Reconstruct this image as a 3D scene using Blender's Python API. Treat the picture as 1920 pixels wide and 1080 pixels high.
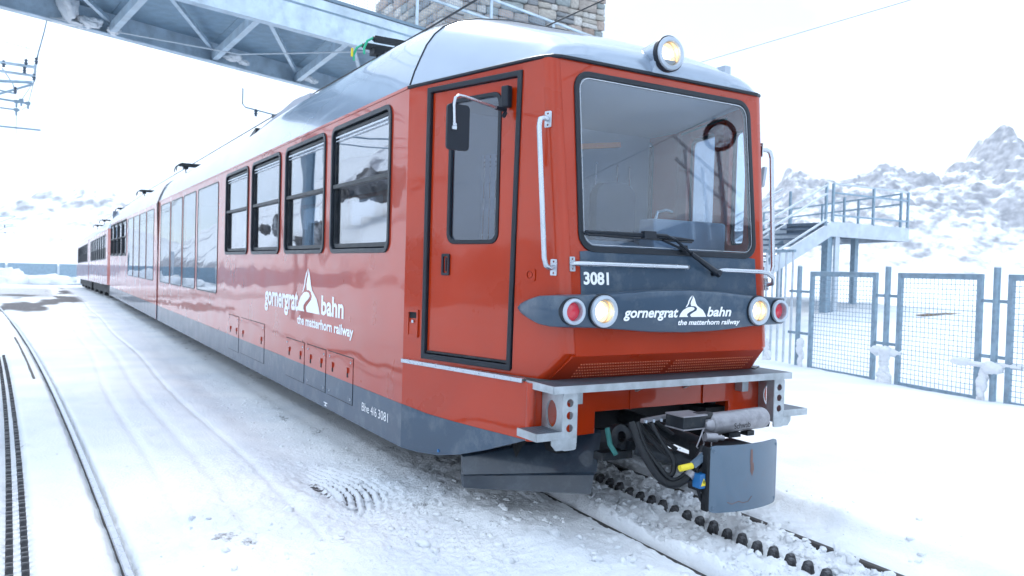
import bpy, bmesh, math, random
import numpy as np
from mathutils import Vector, Matrix
from mathutils.geometry import tessellate_polygon
R = math.radians
random.seed(7)
rng = np.random.default_rng(11)
S = bpy.context.scene
for o in list(bpy.data.objects):
    bpy.data.objects.remove(o)

# ---------------------------------------------------------------- camera
cam_d = bpy.data.cameras.new('camera')
cam = bpy.data.objects.new('camera', cam_d)
S.collection.objects.link(cam)
S.camera = cam
d1 = Vector((-889, 58, -1490)).normalized()
up = Vector((.0278, 1, .0223)); up = (up - up.dot(d1) * d1).normalized()
d2 = d1.cross(up)
# camera axes expressed in world coordinates
cx = Vector((d2.x, d1.x, up.x)); cy = Vector((d2.y, d1.y, up.y)); cz = Vector((d2.z, d1.z, up.z))
CAM = Vector((-3.625, -4.0, 1.62))
m = Matrix((cx, cy, cz)).transposed().to_4x4(); m.translation = CAM
cam.matrix_world = m
cam_d.sensor_width = 36; cam_d.lens = 1490 / 1920 * 36
cam_d.clip_start = .05; cam_d.clip_end = 5000
cam_d.dof.use_dof = True; cam_d.dof.focus_distance = 5.0; cam_d.dof.aperture_fstop = 3.6

# ---------------------------------------------------------------- world and sun
SUN_EL, SUN_AZ = R(44), R(18)      # azimuth measured from +Y towards +X
W = bpy.data.worlds.new('World'); S.world = W; W.use_nodes = True
nt = W.node_tree; nt.nodes.clear()
out = nt.nodes.new('ShaderNodeOutputWorld')
bg = nt.nodes.new('ShaderNodeBackground'); bg.inputs[1].default_value = .1
sky = nt.nodes.new('ShaderNodeTexSky'); sky.sky_type = 'NISHITA'; sky.sun_disc = False
sky.sun_elevation = SUN_EL; sky.sun_rotation = SUN_AZ; sky.altitude = 3000
tc = nt.nodes.new('ShaderNodeTexCoord')
mp = nt.nodes.new('ShaderNodeMapping'); mp.inputs['Scale'].default_value = (1, 1, 2.6)
nz = nt.nodes.new('ShaderNodeTexNoise'); nz.inputs['Scale'].default_value = 2.2; nz.inputs['Detail'].default_value = 7; nz.inputs['Roughness'].default_value = .55
rp = nt.nodes.new('ShaderNodeValToRGB')
rp.color_ramp.elements[0].position = .36; rp.color_ramp.elements[0].color = (.45, .45, .45, 1)
rp.color_ramp.elements[1].position = .56; rp.color_ramp.elements[1].color = (1, 1, 1, 1)
mx = nt.nodes.new('ShaderNodeMixRGB'); mx.inputs[2].default_value = (8.7, 10.2, 12.2, 1)
L = nt.links.new
L(tc.outputs['Generated'], mp.inputs[0]); L(mp.outputs[0], nz.inputs[0]); L(nz.outputs[0], rp.inputs[0])
L(rp.outputs[0], mx.inputs[0]); L(sky.outputs[0], mx.inputs[1]); L(mx.outputs[0], bg.inputs[0]); L(bg.outputs[0], out.inputs[0])
sl = bpy.data.lights.new('sun', 'SUN'); sl.energy = .8; sl.angle = R(14); sl.color = (1, .96, .9)
sun = bpy.data.objects.new('sun', sl); S.collection.objects.link(sun)
sdir = Vector((math.sin(SUN_AZ) * math.cos(SUN_EL), math.cos(SUN_AZ) * math.cos(SUN_EL), math.sin(SUN_EL)))
sun.rotation_euler = sdir.to_track_quat('Z', 'Y').to_euler(); sun.location = (20, 20, 60)
S.view_settings.view_transform = 'Standard'; S.view_settings.look = 'None'
S.view_settings.exposure = .97; S.view_settings.gamma = 1; S.view_settings.use_curve_mapping = False
S.cycles.max_bounces = 8; S.cycles.transparent_max_bounces = 16
S.cycles.use_denoising = True

# ---------------------------------------------------------------- materials
def mk(name, col, rough=.5, metal=0., coat=0., var=.08, vs=6., bump=0., bs=60., wave=0., ws=1.2, spec=.5, dirt=None, dscale=3., damt=.5, emit=None, es=0., coat_r=.03):
    M = bpy.data.materials.new(name); M.use_nodes = True
    n = M.node_tree.nodes; l = M.node_tree.links.new; b = n['Principled BSDF']
    b.inputs['Roughness'].default_value = rough; b.inputs['Metallic'].default_value = metal
    b.inputs['Coat Weight'].default_value = coat; b.inputs['Coat Roughness'].default_value = coat_r
    b.inputs['Specular IOR Level'].default_value = spec
    b.inputs['Coat IOR'].default_value = 1.5
    t = n.new('ShaderNodeTexCoord')
    a = n.new('ShaderNodeTexNoise'); a.inputs['Scale'].default_value = vs; a.inputs['Detail'].default_value = 6
    l(t.outputs['Object'], a.inputs[0])
    mr = n.new('ShaderNodeMapRange'); mr.inputs[1].default_value = .3; mr.inputs[2].default_value = .7
    mr.inputs[3].default_value = 1 - var; mr.inputs[4].default_value = 1 + var
    l(a.outputs[0], mr.inputs[0])
    c = n.new('ShaderNodeMixRGB'); c.blend_type = 'MULTIPLY'; c.inputs[0].default_value = 1; c.inputs[1].default_value = (*col, 1)
    l(mr.outputs[0], c.inputs[2])
    src = c.outputs[0]
    if dirt:
        d = n.new('ShaderNodeTexNoise'); d.inputs['Scale'].default_value = dscale; d.inputs['Detail'].default_value = 8; d.inputs['Roughness'].default_value = .7
        l(t.outputs['Object'], d.inputs[0])
        dr = n.new('ShaderNodeMapRange'); dr.inputs[1].default_value = .5; dr.inputs[2].default_value = .75; dr.inputs[3].default_value = 0; dr.inputs[4].default_value = damt
        l(d.outputs[0], dr.inputs[0])
        x = n.new('ShaderNodeMixRGB'); x.inputs[2].default_value = (*dirt, 1); l(dr.outputs[0], x.inputs[0]); l(src, x.inputs[1]); src = x.outputs[0]
    l(src, b.inputs['Base Color'])
    rr = n.new('ShaderNodeMapRange'); rr.inputs[1].default_value = .3; rr.inputs[2].default_value = .7
    rr.inputs[3].default_value = max(0, rough * .85); rr.inputs[4].default_value = min(1, rough * 1.15); l(a.outputs[0], rr.inputs[0]); l(rr.outputs[0], b.inputs['Roughness'])
    nrm = None
    if wave:
        w = n.new('ShaderNodeTexNoise'); w.inputs['Scale'].default_value = ws; w.inputs['Detail'].default_value = 1
        l(t.outputs['Object'], w.inputs[0])
        bp = n.new('ShaderNodeBump'); bp.inputs['Strength'].default_value = 1; bp.inputs['Distance'].default_value = wave
        l(w.outputs[0], bp.inputs['Height']); nrm = bp
    if bump:
        w = n.new('ShaderNodeTexNoise'); w.inputs['Scale'].default_value = bs; w.inputs['Detail'].default_value = 5
        l(t.outputs['Object'], w.inputs[0])
        bp = n.new('ShaderNodeBump'); bp.inputs['Strength'].default_value = 1; bp.inputs['Distance'].default_value = bump
        l(w.outputs[0], bp.inputs['Height'])
        if nrm: l(nrm.outputs[0], bp.inputs['Normal'])
        nrm = bp
    if nrm:
        l(nrm.outputs[0], b.inputs['Normal'])
        if coat: l(nrm.outputs[0], b.inputs['Coat Normal'])
    if emit:
        b.inputs['Emission Color'].default_value = (*emit, 1); b.inputs['Emission Strength'].default_value = es
    return M

def glassmat(name, tint, ior=1.6, wave=0., ws=1.5):
    M = bpy.data.materials.new(name); M.use_nodes = True
    n = M.node_tree.nodes; l = M.node_tree.links.new
    n.remove(n['Principled BSDF']); o = n['Material Output']
    t = n.new('ShaderNodeBsdfTransparent'); t.inputs[0].default_value = (*tint, 1)
    g = n.new('ShaderNodeBsdfGlossy'); g.inputs['Roughness'].default_value = 0.01; g.inputs['Color'].default_value = (.97, .98, 1, 1)
    f = n.new('ShaderNodeFresnel')
    ge = n.new('ShaderNodeNewGeometry'); e1 = n.new('ShaderNodeMath'); e1.operation = 'MULTIPLY_ADD'; e1.inputs[1].default_value = -2; e1.inputs[2].default_value = 1
    pw = n.new('ShaderNodeMath'); pw.operation = 'POWER'; pw.inputs[0].default_value = ior
    l(ge.outputs['Backfacing'], e1.inputs[0]); l(e1.outputs[0], pw.inputs[1]); l(pw.outputs[0], f.inputs[0])   # the same reflectance from both sides of the pane
    if wave:
        tx = n.new('ShaderNodeTexCoord'); w = n.new('ShaderNodeTexNoise'); w.inputs['Scale'].default_value = ws; w.inputs['Detail'].default_value = 1
        l(tx.outputs['Object'], w.inputs[0]); bp = n.new('ShaderNodeBump'); bp.inputs['Distance'].default_value = wave; bp.inputs['Strength'].default_value = 1
        l(w.outputs[0], bp.inputs['Height']); l(bp.outputs[0], g.inputs['Normal'])
    x = n.new('ShaderNodeMixShader'); l(f.outputs[0], x.inputs[0]); l(t.outputs[0], x.inputs[1]); l(g.outputs[0], x.inputs[2]); l(x.outputs[0], o.inputs[0])
    return M

M_RED = mk('red_paint', (.36, .025, .0012), .3, coat=.75, spec=.15, var=.07, vs=2, wave=.009, ws=1.5, bump=.0001, bs=25, dirt=(.30, .06, .03), dscale=.8, damt=.10)
M_GREY = mk('blue_grey_paint', (.034, .064, .104), .38, coat=.5, spec=.25, var=.08, vs=3, wave=.005, ws=1.6, dirt=(.2, .23, .25), dscale=5, damt=.4)
M_ROOF = mk('roof_paint', (.30, .37, .46), .24, metal=.25, coat=.6, var=.05, vs=2, wave=.004, ws=.8)
M_RUB = mk('black_rubber', (.009, .014, .022), .36, spec=.35, var=.2, bump=.0006, bs=80)
M_DARK = mk('dark_underframe', (.007, .009, .012), .6, spec=.25, var=.3, dirt=(.05, .045, .04), damt=.4)
M_BLKMET = mk('dark_steel', (.016, .021, .027), .42, metal=.3, spec=.35, var=.25, dirt=(.09, .08, .07), dscale=12, damt=.6)
M_GALV = mk('galvanised_steel', (.42, .46, .49), .42, metal=.75, var=.25, vs=9, bump=.0006, bs=40, dirt=(.24, .28, .31), dscale=7, damt=.6)
M_TREAD = mk('chequer_plate', (.10, .125, .155), .55, metal=.2, var=.2, vs=8)
M_BTREAD = mk('black_tread', (.05, .055, .06), .7, var=.3, bump=.002, bs=70, dirt=(.5, .5, .5), dscale=30, damt=.2)
M_ALU = mk('brushed_aluminium', (.50, .54, .59), .27, metal=.9, var=.06)
M_WHITE = mk('white_lettering', (.82, .84, .86), .4, var=.03)
M_CHROME = mk('chrome_ring', (.42, .48, .55), .32, metal=.4, var=.05)
M_PLOUGH = mk('plough_paint', (.010, .021, .036), .35, coat=.35, var=.15, wave=.003, ws=3, dirt=(.1, .12, .14), dscale=9, damt=.35)
M_SHIELD = mk('shield_paint', (.095, .145, .20), .4, coat=.3, var=.08, dirt=(.12, .09, .09), dscale=6, damt=.35)
M_RUST = mk('rust_streak', (.17, .10, .09), .7, var=.3)
M_MUFF = mk('grey_cylinder', (.30, .30, .325), .42, metal=.5, var=.2, vs=14, bump=.001, bs=30, dirt=(.12, .12, .13), dscale=10, damt=.6)
M_INT = mk('interior_panel', (.22, .29, .38), .6, var=.05)
M_INTD = mk('interior_dark', (.16, .19, .23), .6, var=.1)
M_SEAT = mk('seat_cloth', (.05, .07, .11), .8, var=.2)
M_ORANGE = mk('orange_plastic', (.75, .24, .05), .5, var=.05)
M_MIRB = mk('mirror_housing', (.008, .012, .02), .45, var=.1, spec=.3)
M_MIRROR = mk('mirror_glass', (.8, .82, .84), .03, metal=1, var=.01)
M_BOWL = mk('reflector', (.9, .72, .5), .22, metal=.9, var=.03)
M_GLOW = mk('lamp_glow', (.9, .8, .6), .5, emit=(1, .80, .54), es=.72)
M_BULB = mk('lamp_bulb', (1, .9, .7), .5, emit=(1, .88, .62), es=3.2)
M_TAIL = mk('red_lens', (.55, .008, .035), .2, coat=1, var=.12, vs=30, emit=(.9, .02, .07), es=.06)
M_BLUE = mk('blue_plastic', (.01, .12, .32), .4, var=.05)
M_YEL = mk('yellow_paint', (.72, .58, .03), .5, var=.08)
M_GREEN = mk('green_paint', (.02, .40, .22), .5, var=.08)
M_HOSE = mk('rubber_hose', (.005, .007, .010), .42, spec=.3, var=.2, bump=.0005, bs=120)
M_TEAL = mk('teal_hose', (.01, .12, .11), .5)
M_GL = glassmat('window_glass', (.72, .76, .82), 3.4, wave=.0016, ws=1.3)
M_GLT = glassmat('tall_window_glass', (.6, .66, .72), 5.0, wave=.0016, ws=1.0)
M_GLF = glassmat('windshield_glass', (.86, .91, .95), 1.7, wave=.0006, ws=.8)
M_GLD = glassmat('door_glass', (.66, .72, .8), 1.75, wave=.001, ws=1.2)
M_LENS = glassmat('lamp_lens', (.96, .96, .95), 1.35)
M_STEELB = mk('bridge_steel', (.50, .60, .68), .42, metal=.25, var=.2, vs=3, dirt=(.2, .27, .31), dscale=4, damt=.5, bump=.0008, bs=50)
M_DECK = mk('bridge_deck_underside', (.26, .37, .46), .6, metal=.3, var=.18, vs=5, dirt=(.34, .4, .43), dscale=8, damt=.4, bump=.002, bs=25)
M_FENCE = mk('fence_steel', (.25, .35, .43), .5, metal=.4, var=.2, vs=10, dirt=(.34, .39, .43), dscale=14, damt=.5)
M_WIRE = mk('mesh_wire', (.26, .34, .42), .5, metal=.4, var=.1)
M_STAIR = mk('stair_steel', (.52, .58, .64), .5, metal=.25, var=.15, dirt=(.23, .28, .32), damt=.5)
M_STAIRD = mk('dark_walkway', (.13, .18, .24), .6, metal=.3, var=.2)
M_CABLE = mk('overhead_wire', (.03, .035, .04), .5, metal=.3)
M_CABW = mk('pale_cable', (.55, .6, .64), .5)
M_INS = mk('insulator', (.06, .09, .13), .3, coat=.5)
M_RAIL = mk('rail_steel', (.42, .45, .50), .3, metal=1., var=.1, vs=20, dirt=(.25, .22, .2), dscale=9, damt=.3)
M_RAILS = mk('rail_side', (.045, .04, .038), .7, var=.3)
M_RACK = mk('rack_steel', (.055, .055, .06), .38, metal=.6, var=.4, vs=30, dirt=(.25, .25, .26), dscale=40, damt=.5)
M_MORTAR = mk('mortar', (.24, .21, .19), .9, var=.2, bump=.01, bs=12)
STONE_COL = [(.33, .29, .26), (.40, .37, .33), (.22, .23, .24), (.46, .44, .41), (.30, .23, .19), (.26, .29, .29), (.38, .31, .27), (.52, .50, .47)]
M_STONE = [mk('stone_%s' % n_, c, .85, var=.3, vs=5, bump=.01, bs=14, dirt=(.14, .12, .11), dscale=4, damt=.5) for n_, c in zip(
    ['brown', 'buff', 'slate', 'pale', 'russet', 'green_grey', 'tan', 'white'], STONE_COL)]
M_WOOD = mk('weathered_wood', (.20, .15, .10), .8, var=.3, bump=.004, bs=20)
M_CUT = mk('cut_wood', (.48, .26, .10), .8, var=.2)

def tread_bump(M, sc):
    n = M.node_tree.nodes; l = M.node_tree.links.new; b = n['Principled BSDF']
    t = n.new('ShaderNodeTexCoord'); mpn = n.new('ShaderNodeMapping'); mpn.inputs['Rotation'].default_value = (0, 0, R(45)); mpn.inputs['Scale'].default_value = (sc, sc, sc)
    c = n.new('ShaderNodeTexChecker'); c.inputs['Scale'].default_value = 1; l(t.outputs['Object'], mpn.inputs[0]); l(mpn.outputs[0], c.inputs[0])
    bp = n.new('ShaderNodeBump'); bp.inputs['Distance'].default_value = .003; l(c.outputs['Fac'], bp.inputs['Height']); l(bp.outputs[0], b.inputs['Normal'])
    mm = n.new('ShaderNodeMixRGB'); mm.blend_type = 'MULTIPLY'; mm.inputs[0].default_value = .6
    src = b.inputs['Base Color'].links[0].from_socket
    l(src, mm.inputs[1]); l(c.outputs['Color'], mm.inputs[2]); c.inputs['Color1'].default_value = (1, 1, 1, 1); c.inputs['Color2'].default_value = (.3, .3, .32, 1); l(mm.outputs[0], b.inputs['Base Color'])
tread_bump(M_TREAD, 42.)

def snowmat(name, dirty=False):
    M = bpy.data.materials.new(name); M.use_nodes = True
    n = M.node_tree.nodes; l = M.node_tree.links.new; b = n['Principled BSDF']
    b.inputs['Roughness'].default_value = .75; b.inputs['Specular IOR Level'].default_value = .25
    t = n.new('ShaderNodeTexCoord')
    a = n.new('ShaderNodeTexNoise'); a.inputs['Scale'].default_value = .9; a.inputs['Detail'].default_value = 8; l(t.outputs['Object'], a.inputs[0])
    r = n.new('ShaderNodeValToRGB'); r.color_ramp.elements[0].position = .35; r.color_ramp.elements[0].color = (.76, .80, .845, 1)
    r.color_ramp.elements[1].position = .6; r.color_ramp.elements[1].color = (.87, .885, .90, 1); l(a.outputs[0], r.inputs[0])
    src = r.outputs[0]
    b1 = n.new('ShaderNodeTexNoise'); b1.inputs['Scale'].default_value = 38; b1.inputs['Detail'].default_value = 6; b1.inputs['Roughness'].default_value = .7; l(t.outputs['Object'], b1.inputs[0])
    if dirty:
        # loose grit and worn patches (vertex attribute "bare") mixed with noise
        at = n.new('ShaderNodeAttribute'); at.attribute_name = 'bare'
        gn = n.new('ShaderNodeTexNoise'); gn.inputs['Scale'].default_value = 34; gn.inputs['Detail'].default_value = 5; gn.inputs['Roughness'].default_value = .75; l(t.outputs['Object'], gn.inputs[0])
        su = n.new('ShaderNodeMath'); su.operation = 'ADD'; l(at.outputs['Fac'], su.inputs[0]); l(gn.outputs[0], su.inputs[1])
        mr = n.new('ShaderNodeMapRange'); mr.inputs[1].default_value = .80; mr.inputs[2].default_value = 1.06; l(su.outputs[0], mr.inputs[0])
        x = n.new('ShaderNodeMixRGB'); l(mr.outputs[0], x.inputs[0]); l(src, x.inputs[1]); x.inputs[2].default_value = (.085, .08, .085, 1)
        src = x.outputs[0]
        # scattered specks
        vn = n.new('ShaderNodeTexVoronoi'); vn.inputs['Scale'].default_value = 3.1; vn.feature = 'F1'; l(t.outputs['Object'], vn.inputs[0])
        sp = n.new('ShaderNodeMapRange'); sp.inputs[1].default_value = .035; sp.inputs[2].default_value = .02; l(vn.outputs['Distance'], sp.inputs[0])
        x2 = n.new('ShaderNodeMixRGB'); l(sp.outputs[0], x2.inputs[0]); l(src, x2.inputs[1]); x2.inputs[2].default_value = (.35, .33, .33, 1); src = x2.outputs[0]
    l(src, b.inputs['Base Color'])
    bp = n.new('ShaderNodeBump'); bp.inputs['Distance'].default_value = .017; bp.inputs['Strength'].default_value = .9; l(b1.outputs[0], bp.inputs['Height']); l(bp.outputs[0], b.inputs['Normal'])
    return M
M_SNOW = snowmat('snow_surface', True)
M_SNOWC = snowmat('snow_clean')

def rockmat(name, scale, lo, hi):
    M = bpy.data.materials.new(name); M.use_nodes = True
    n = M.node_tree.nodes; l = M.node_tree.links.new; b = n['Principled BSDF']; b.inputs['Roughness'].default_value = .85
    t = n.new('ShaderNodeTexCoord'); a = n.new('ShaderNodeTexNoise'); a.inputs['Scale'].default_value = scale; a.inputs['Detail'].default_value = 9; a.inputs['Roughness'].default_value = .68
    l(t.outputs['Object'], a.inputs[0])
    at = n.new('ShaderNodeAttribute'); at.attribute_name = 'bare'
    su = n.new('ShaderNodeMath'); su.operation = 'ADD'; l(at.outputs['Fac'], su.inputs[0]); l(a.outputs[0], su.inputs[1])
    mr = n.new('ShaderNodeMapRange'); mr.inputs[1].default_value = lo; mr.inputs[2].default_value = hi; l(su.outputs[0], mr.inputs[0])
    x = n.new('ShaderNodeMixRGB'); x.inputs[1].default_value = (.86, .88, .90, 1)
    v = n.new('ShaderNodeTexNoise'); v.inputs['Scale'].default_value = scale * 3; v.inputs['Detail'].default_value = 6; l(t.outputs['Object'], v.inputs[0])
    cr = n.new('ShaderNodeValToRGB'); cr.color_ramp.elements[0].color = (.22, .23, .26, 1); cr.color_ramp.elements[1].color = (.52, .52, .55, 1); cr.color_ramp.elements[0].position = .35; cr.color_ramp.elements[1].position = .7  # rock tones lightened to stand in for denser haze
    l(v.outputs[0], cr.inputs[0]); l(cr.outputs[0], x.inputs[2]); l(mr.outputs[0], x.inputs[0]); l(x.outputs[0], b.inputs['Base Color'])
    bp = n.new('ShaderNodeBump'); bp.inputs['Distance'].default_value = .6 / scale * .1; l(a.outputs[0], bp.inputs['Height']); l(bp.outputs[0], b.inputs['Normal'])
    return M

# ---------------------------------------------------------------- mesh helpers
WLOC = {}
def wloc(o): return WLOC[o.name] if o else Vector((0, 0, 0))
def tagp(o, label=None, cat=None, group=None, kind=None):
    if label: o['label'] = label
    if cat: o['category'] = cat
    if group: o['group'] = group
    if kind: o['kind'] = kind
    return o
def thing(name, loc, label, cat, group=None):
    o = bpy.data.objects.new(name, None); o.empty_display_size = .1; S.collection.objects.link(o)
    o.location = loc; WLOC[o.name] = Vector(loc)
    return tagp(o, label, cat, group)

class F:            # a plane frame
    def __init__(s, o, u, v, n=None):
        s.o = Vector(o); s.u = Vector(u).normalized(); s.v = Vector(v).normalized(); s.n = Vector(n).normalized() if n else s.u.cross(s.v).normalized()
    def p(s, a, b, c=0.): return s.o + s.u * a + s.v * b + s.n * c

def rrect(x0, z0, x1, z1, r, k=5):
    pts = []
    for (cx_, cz_, a0) in ((x1 - r, z1 - r, 0), (x0 + r, z1 - r, 90), (x0 + r, z0 + r, 180), (x1 - r, z0 + r, 270)):
        for i in range(k + 1):
            a = R(a0 + 90 * i / k); pts.append((cx_ + r * math.cos(a), cz_ + r * math.sin(a)))
    return pts
def circ(cx_, cz_, r, k=20, ry=None):
    ry = ry or r
    return [(cx_ + r * math.cos(2 * math.pi * i / k), cz_ + ry * math.sin(2 * math.pi * i / k)) for i in range(k)]

class MB:
    def __init__(s): s.v = []; s.f = []; s.mi = []; s.cur = 0
    def add(s, vs, fs):
        b = len(s.v); s.v += [Vector(q) for q in vs]
        for f in fs: s.f.append([b + i for i in f]); s.mi.append(s.cur)
        return s
    def box(s, c, d, rot=None):
        c = Vector(c); q = []
        for x in (-.5, .5):
            for y in (-.5, .5):
                for z in (-.5, .5):
                    w = Vector((x * d[0], y * d[1], z * d[2]))
                    if rot is not None: w = rot @ w
                    q.append(c + w)
        return s.add(q, [(0, 1, 3, 2), (4, 6, 7, 5), (0, 4, 5, 1), (2, 3, 7, 6), (0, 2, 6, 4), (1, 5, 7, 3)])
    def bx(s, a, b):
        return s.box([(a[i] + b[i]) / 2 for i in range(3)], [abs(b[i] - a[i]) for i in range(3)])
    def fbox(s, f, a0, a1, b0, b1, c0, c1):
        q = [f.p(a, b, c) for a in (a0, a1) for b in (b0, b1) for c in (c0, c1)]
        return s.add(q, [(0, 1, 3, 2), (4, 6, 7, 5), (0, 4, 5, 1), (2, 3, 7, 6), (0, 2, 6, 4), (1, 5, 7, 3)])
    def bar(s, p, q, w, h, upv=(0, 0, 1)):
        p = Vector(p); q = Vector(q); d = (q - p); L_ = d.length; d.normalize(); u = Vector(upv)
        sd = d.cross(u).normalized(); u2 = sd.cross(d)
        return s.box((p + q) / 2, (L_, w, h), Matrix((d, sd, u2)).transposed())
    def tube(s, pts, r, k=8, cap=True, closed=False):
        pts = [Vector(q) for q in pts]; n = len(pts); rr = r if isinstance(r, (list, tuple)) else [r] * n
        t = []
        for i in range(n):
            a = pts[i - 1] if (i > 0 or closed) else pts[i]; b = pts[(i + 1) % n] if (i < n - 1 or closed) else pts[i]
            t.append((b - a).normalized())
        ref = Vector((0, 0, 1)) if abs(t[0].z) < .9 else Vector((1, 0, 0))
        nn = (ref - ref.dot(t[0]) * t[0]).normalized(); vs = []
        for i in range(n):
            nn = (nn - nn.dot(t[i]) * t[i]).normalized(); bb = t[i].cross(nn)
            for j in range(k):
                a = 2 * math.pi * j / k; vs.append(pts[i] + (nn * math.cos(a) + bb * math.sin(a)) * rr[i])
        fs = []
        for i in range(n if closed else n - 1):
            for j in range(k):
                fs.append((i * k + j, i * k + (j + 1) % k, ((i + 1) % n) * k + (j + 1) % k, ((i + 1) % n) * k + j))
        if cap and not closed: fs += [tuple(range(k))[::-1], tuple(range((n - 1) * k, n * k))]
        return s.add(vs, fs)
    def prism(s, f, outer, holes=(), c0=0., c1=.01):
        loops = [list(outer)] + [list(h) for h in holes]
        tri = tessellate_polygon([[Vector((a, b, 0)) for a, b in lp] for lp in loops])
        flat = [q for lp in loops for q in lp]; n = len(flat)
        vs = [f.p(a, b, c1) for a, b in flat] + [f.p(a, b, c0) for a, b in flat]
        fs = [tuple(t) for t in tri] + [tuple(n + i for i in t[::-1]) for t in tri]
        k = 0
        for lp in loops:
            m_ = len(lp)
            for i in range(m_):
                a, b = k + i, k + (i + 1) % m_; fs.append((a, b, n + b, n + a))
            k += m_
        return s.add(vs, fs)
    def lathe(s, o, ax, prof, k=28):
        ax = Vector(ax).normalized(); ref = Vector((0, 0, 1)) if abs(ax.z) < .9 else Vector((1, 0, 0))
        u = ax.cross(ref).normalized(); w = ax.cross(u); o = Vector(o); vs = []
        for (r, h) in prof:
            for j in range(k):
                a = 2 * math.pi * j / k; vs.append(o + ax * h + (u * math.cos(a) + w * math.sin(a)) * r)
        fs = []
        for i in range(len(prof) - 1):
            for j in range(k): fs.append((i * k + j, i * k + (j + 1) % k, (i + 1) * k + (j + 1) % k, (i + 1) * k + j))
        return s.add(vs, fs)
    def loft(s, secs, closed=False, caps=False):
        n = len(secs[0]); vs = [q for sc in secs for q in sc]; fs = []
        for i in range(len(secs) - 1):
            for j in range(n if closed else n - 1): fs.append((i * n + j, i * n + (j + 1) % n, (i + 1) * n + (j + 1) % n, (i + 1) * n + j))
        if caps: fs += [tuple(range(n))[::-1], tuple(range((len(secs) - 1) * n, len(secs) * n))]
        return s.add(vs, fs)
    def obj(s, name, mat, parent=None, smooth=False, ang=35, bevel=0., label=None, kind=None, merge=True):
        vs = np.array([tuple(q) for q in s.v]); c = (vs.min(0) + vs.max(0)) / 2
        me = bpy.data.meshes.new(name); me.from_pydata([tuple(q) for q in vs - c], [], s.f)
        mats = mat if isinstance(mat, (list, tuple)) else [mat]
        for q in mats: me.materials.append(q)
        if len(mats) > 1: me.polygons.foreach_set('material_index', s.mi)
        bm = bmesh.new(); bm.from_mesh(me)
        if merge: bmesh.ops.remove_doubles(bm, verts=bm.verts, dist=1e-5)
        bmesh.ops.recalc_face_normals(bm, faces=bm.faces)
        if bevel:
            ed = [e for e in bm.edges if len(e.link_faces) == 2 and e.calc_face_angle(0) > R(40)]
            bmesh.ops.bevel(bm, geom=ed, offset=bevel, segments=2, profile=.5, affect='EDGES', clamp_overlap=True)
        bm.to_mesh(me); bm.free()
        if smooth:
            me.polygons.foreach_set('use_smooth', [True] * len(me.polygons)); me.set_sharp_from_angle(angle=R(ang))
        o = bpy.data.objects.new(name, me); S.collection.objects.link(o)
        o.location = Vector(c) - wloc(parent); WLOC[o.name] = Vector(c)
        if parent: o.parent = parent
        tagp(o, label, kind=kind)
        return o

def dup(o, delta, parent=None, label=None):
    c = o.copy(); S.collection.objects.link(c)
    WLOC[c.name] = WLOC[o.name] + Vector(delta)
    if parent: c.parent = parent
    c.location = WLOC[c.name] - wloc(parent if parent else c.parent)
    if label: c['label'] = label
    for ch in list(o.children): dup(ch, delta, c)
    return c

def text_mesh(txt, bold=.0, shear=0.):
    cu = bpy.data.curves.new('lettering', 'FONT'); cu.body = txt; cu.size = 1; cu.offset = bold; cu.shear = shear; cu.resolution_u = 4
    o = bpy.data.objects.new('lettering', cu); S.collection.objects.link(o)
    me = bpy.data.meshes.new_from_object(o.evaluated_get(bpy.context.evaluated_depsgraph_get()))
    vs = [(q.co.x, q.co.y) for q in me.vertices]; fs = [tuple(p.vertices) for p in me.polygons]
    bpy.data.objects.remove(o); bpy.data.curves.remove(cu); bpy.data.meshes.remove(me)
    return vs, fs
def put_text(b, txt, f, a0, a1, base, xh, flip=False, bold=.0, shear=0., c=.003):
    """fit text to a0..a1; xh is the height of one capital-size unit"""
    vs, fs = text_mesh(txt, bold, shear)
    xs = [q[0] for q in vs]; x0, x1 = min(xs), max(xs)
    b.add([f.p(a0 + (x - x0) / (x1 - x0) * (a1 - a0), base + y * xh, c) for x, y in vs], fs)
LOGO = [[(0, 0), (.05, .17), (.14, .32), (.3, .44), (.42, .46), (.52, .44), (.56, .37), (.5, .3), (.37, .22), (.29, .14), (.28, .07), (.33, 0)],
        [(.44, 0), (.40, .06), (.41, .12), (.5, .2), (.62, .29), (.65, .38), (.6, .47), (.52, .5), (.42, .5), (.40, .62), (.42, .72), (.47, .86), (.47, .99), (.54, .86), (.6, .62), (.66, .5), (.86, .32), (.95, .14), (1, 0)],
        [(.22, .44), (.3, .62), (.31, .72), (.37, .88), (.455, 1.0), (.42, .86), (.36, .72), (.34, .6), (.27, .46)]]
def put_logo(b, f, a0, a1, base, h, c=.003):
    for poly in LOGO:
        pp = [(a0 + x * (a1 - a0), base + z * h) for x, z in poly]
        tri = tessellate_polygon([[Vector((x, z, 0)) for x, z in pp]])
        b.add([f.p(x, z, c) for x, z in pp], [tuple(t) for t in tri])

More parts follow.
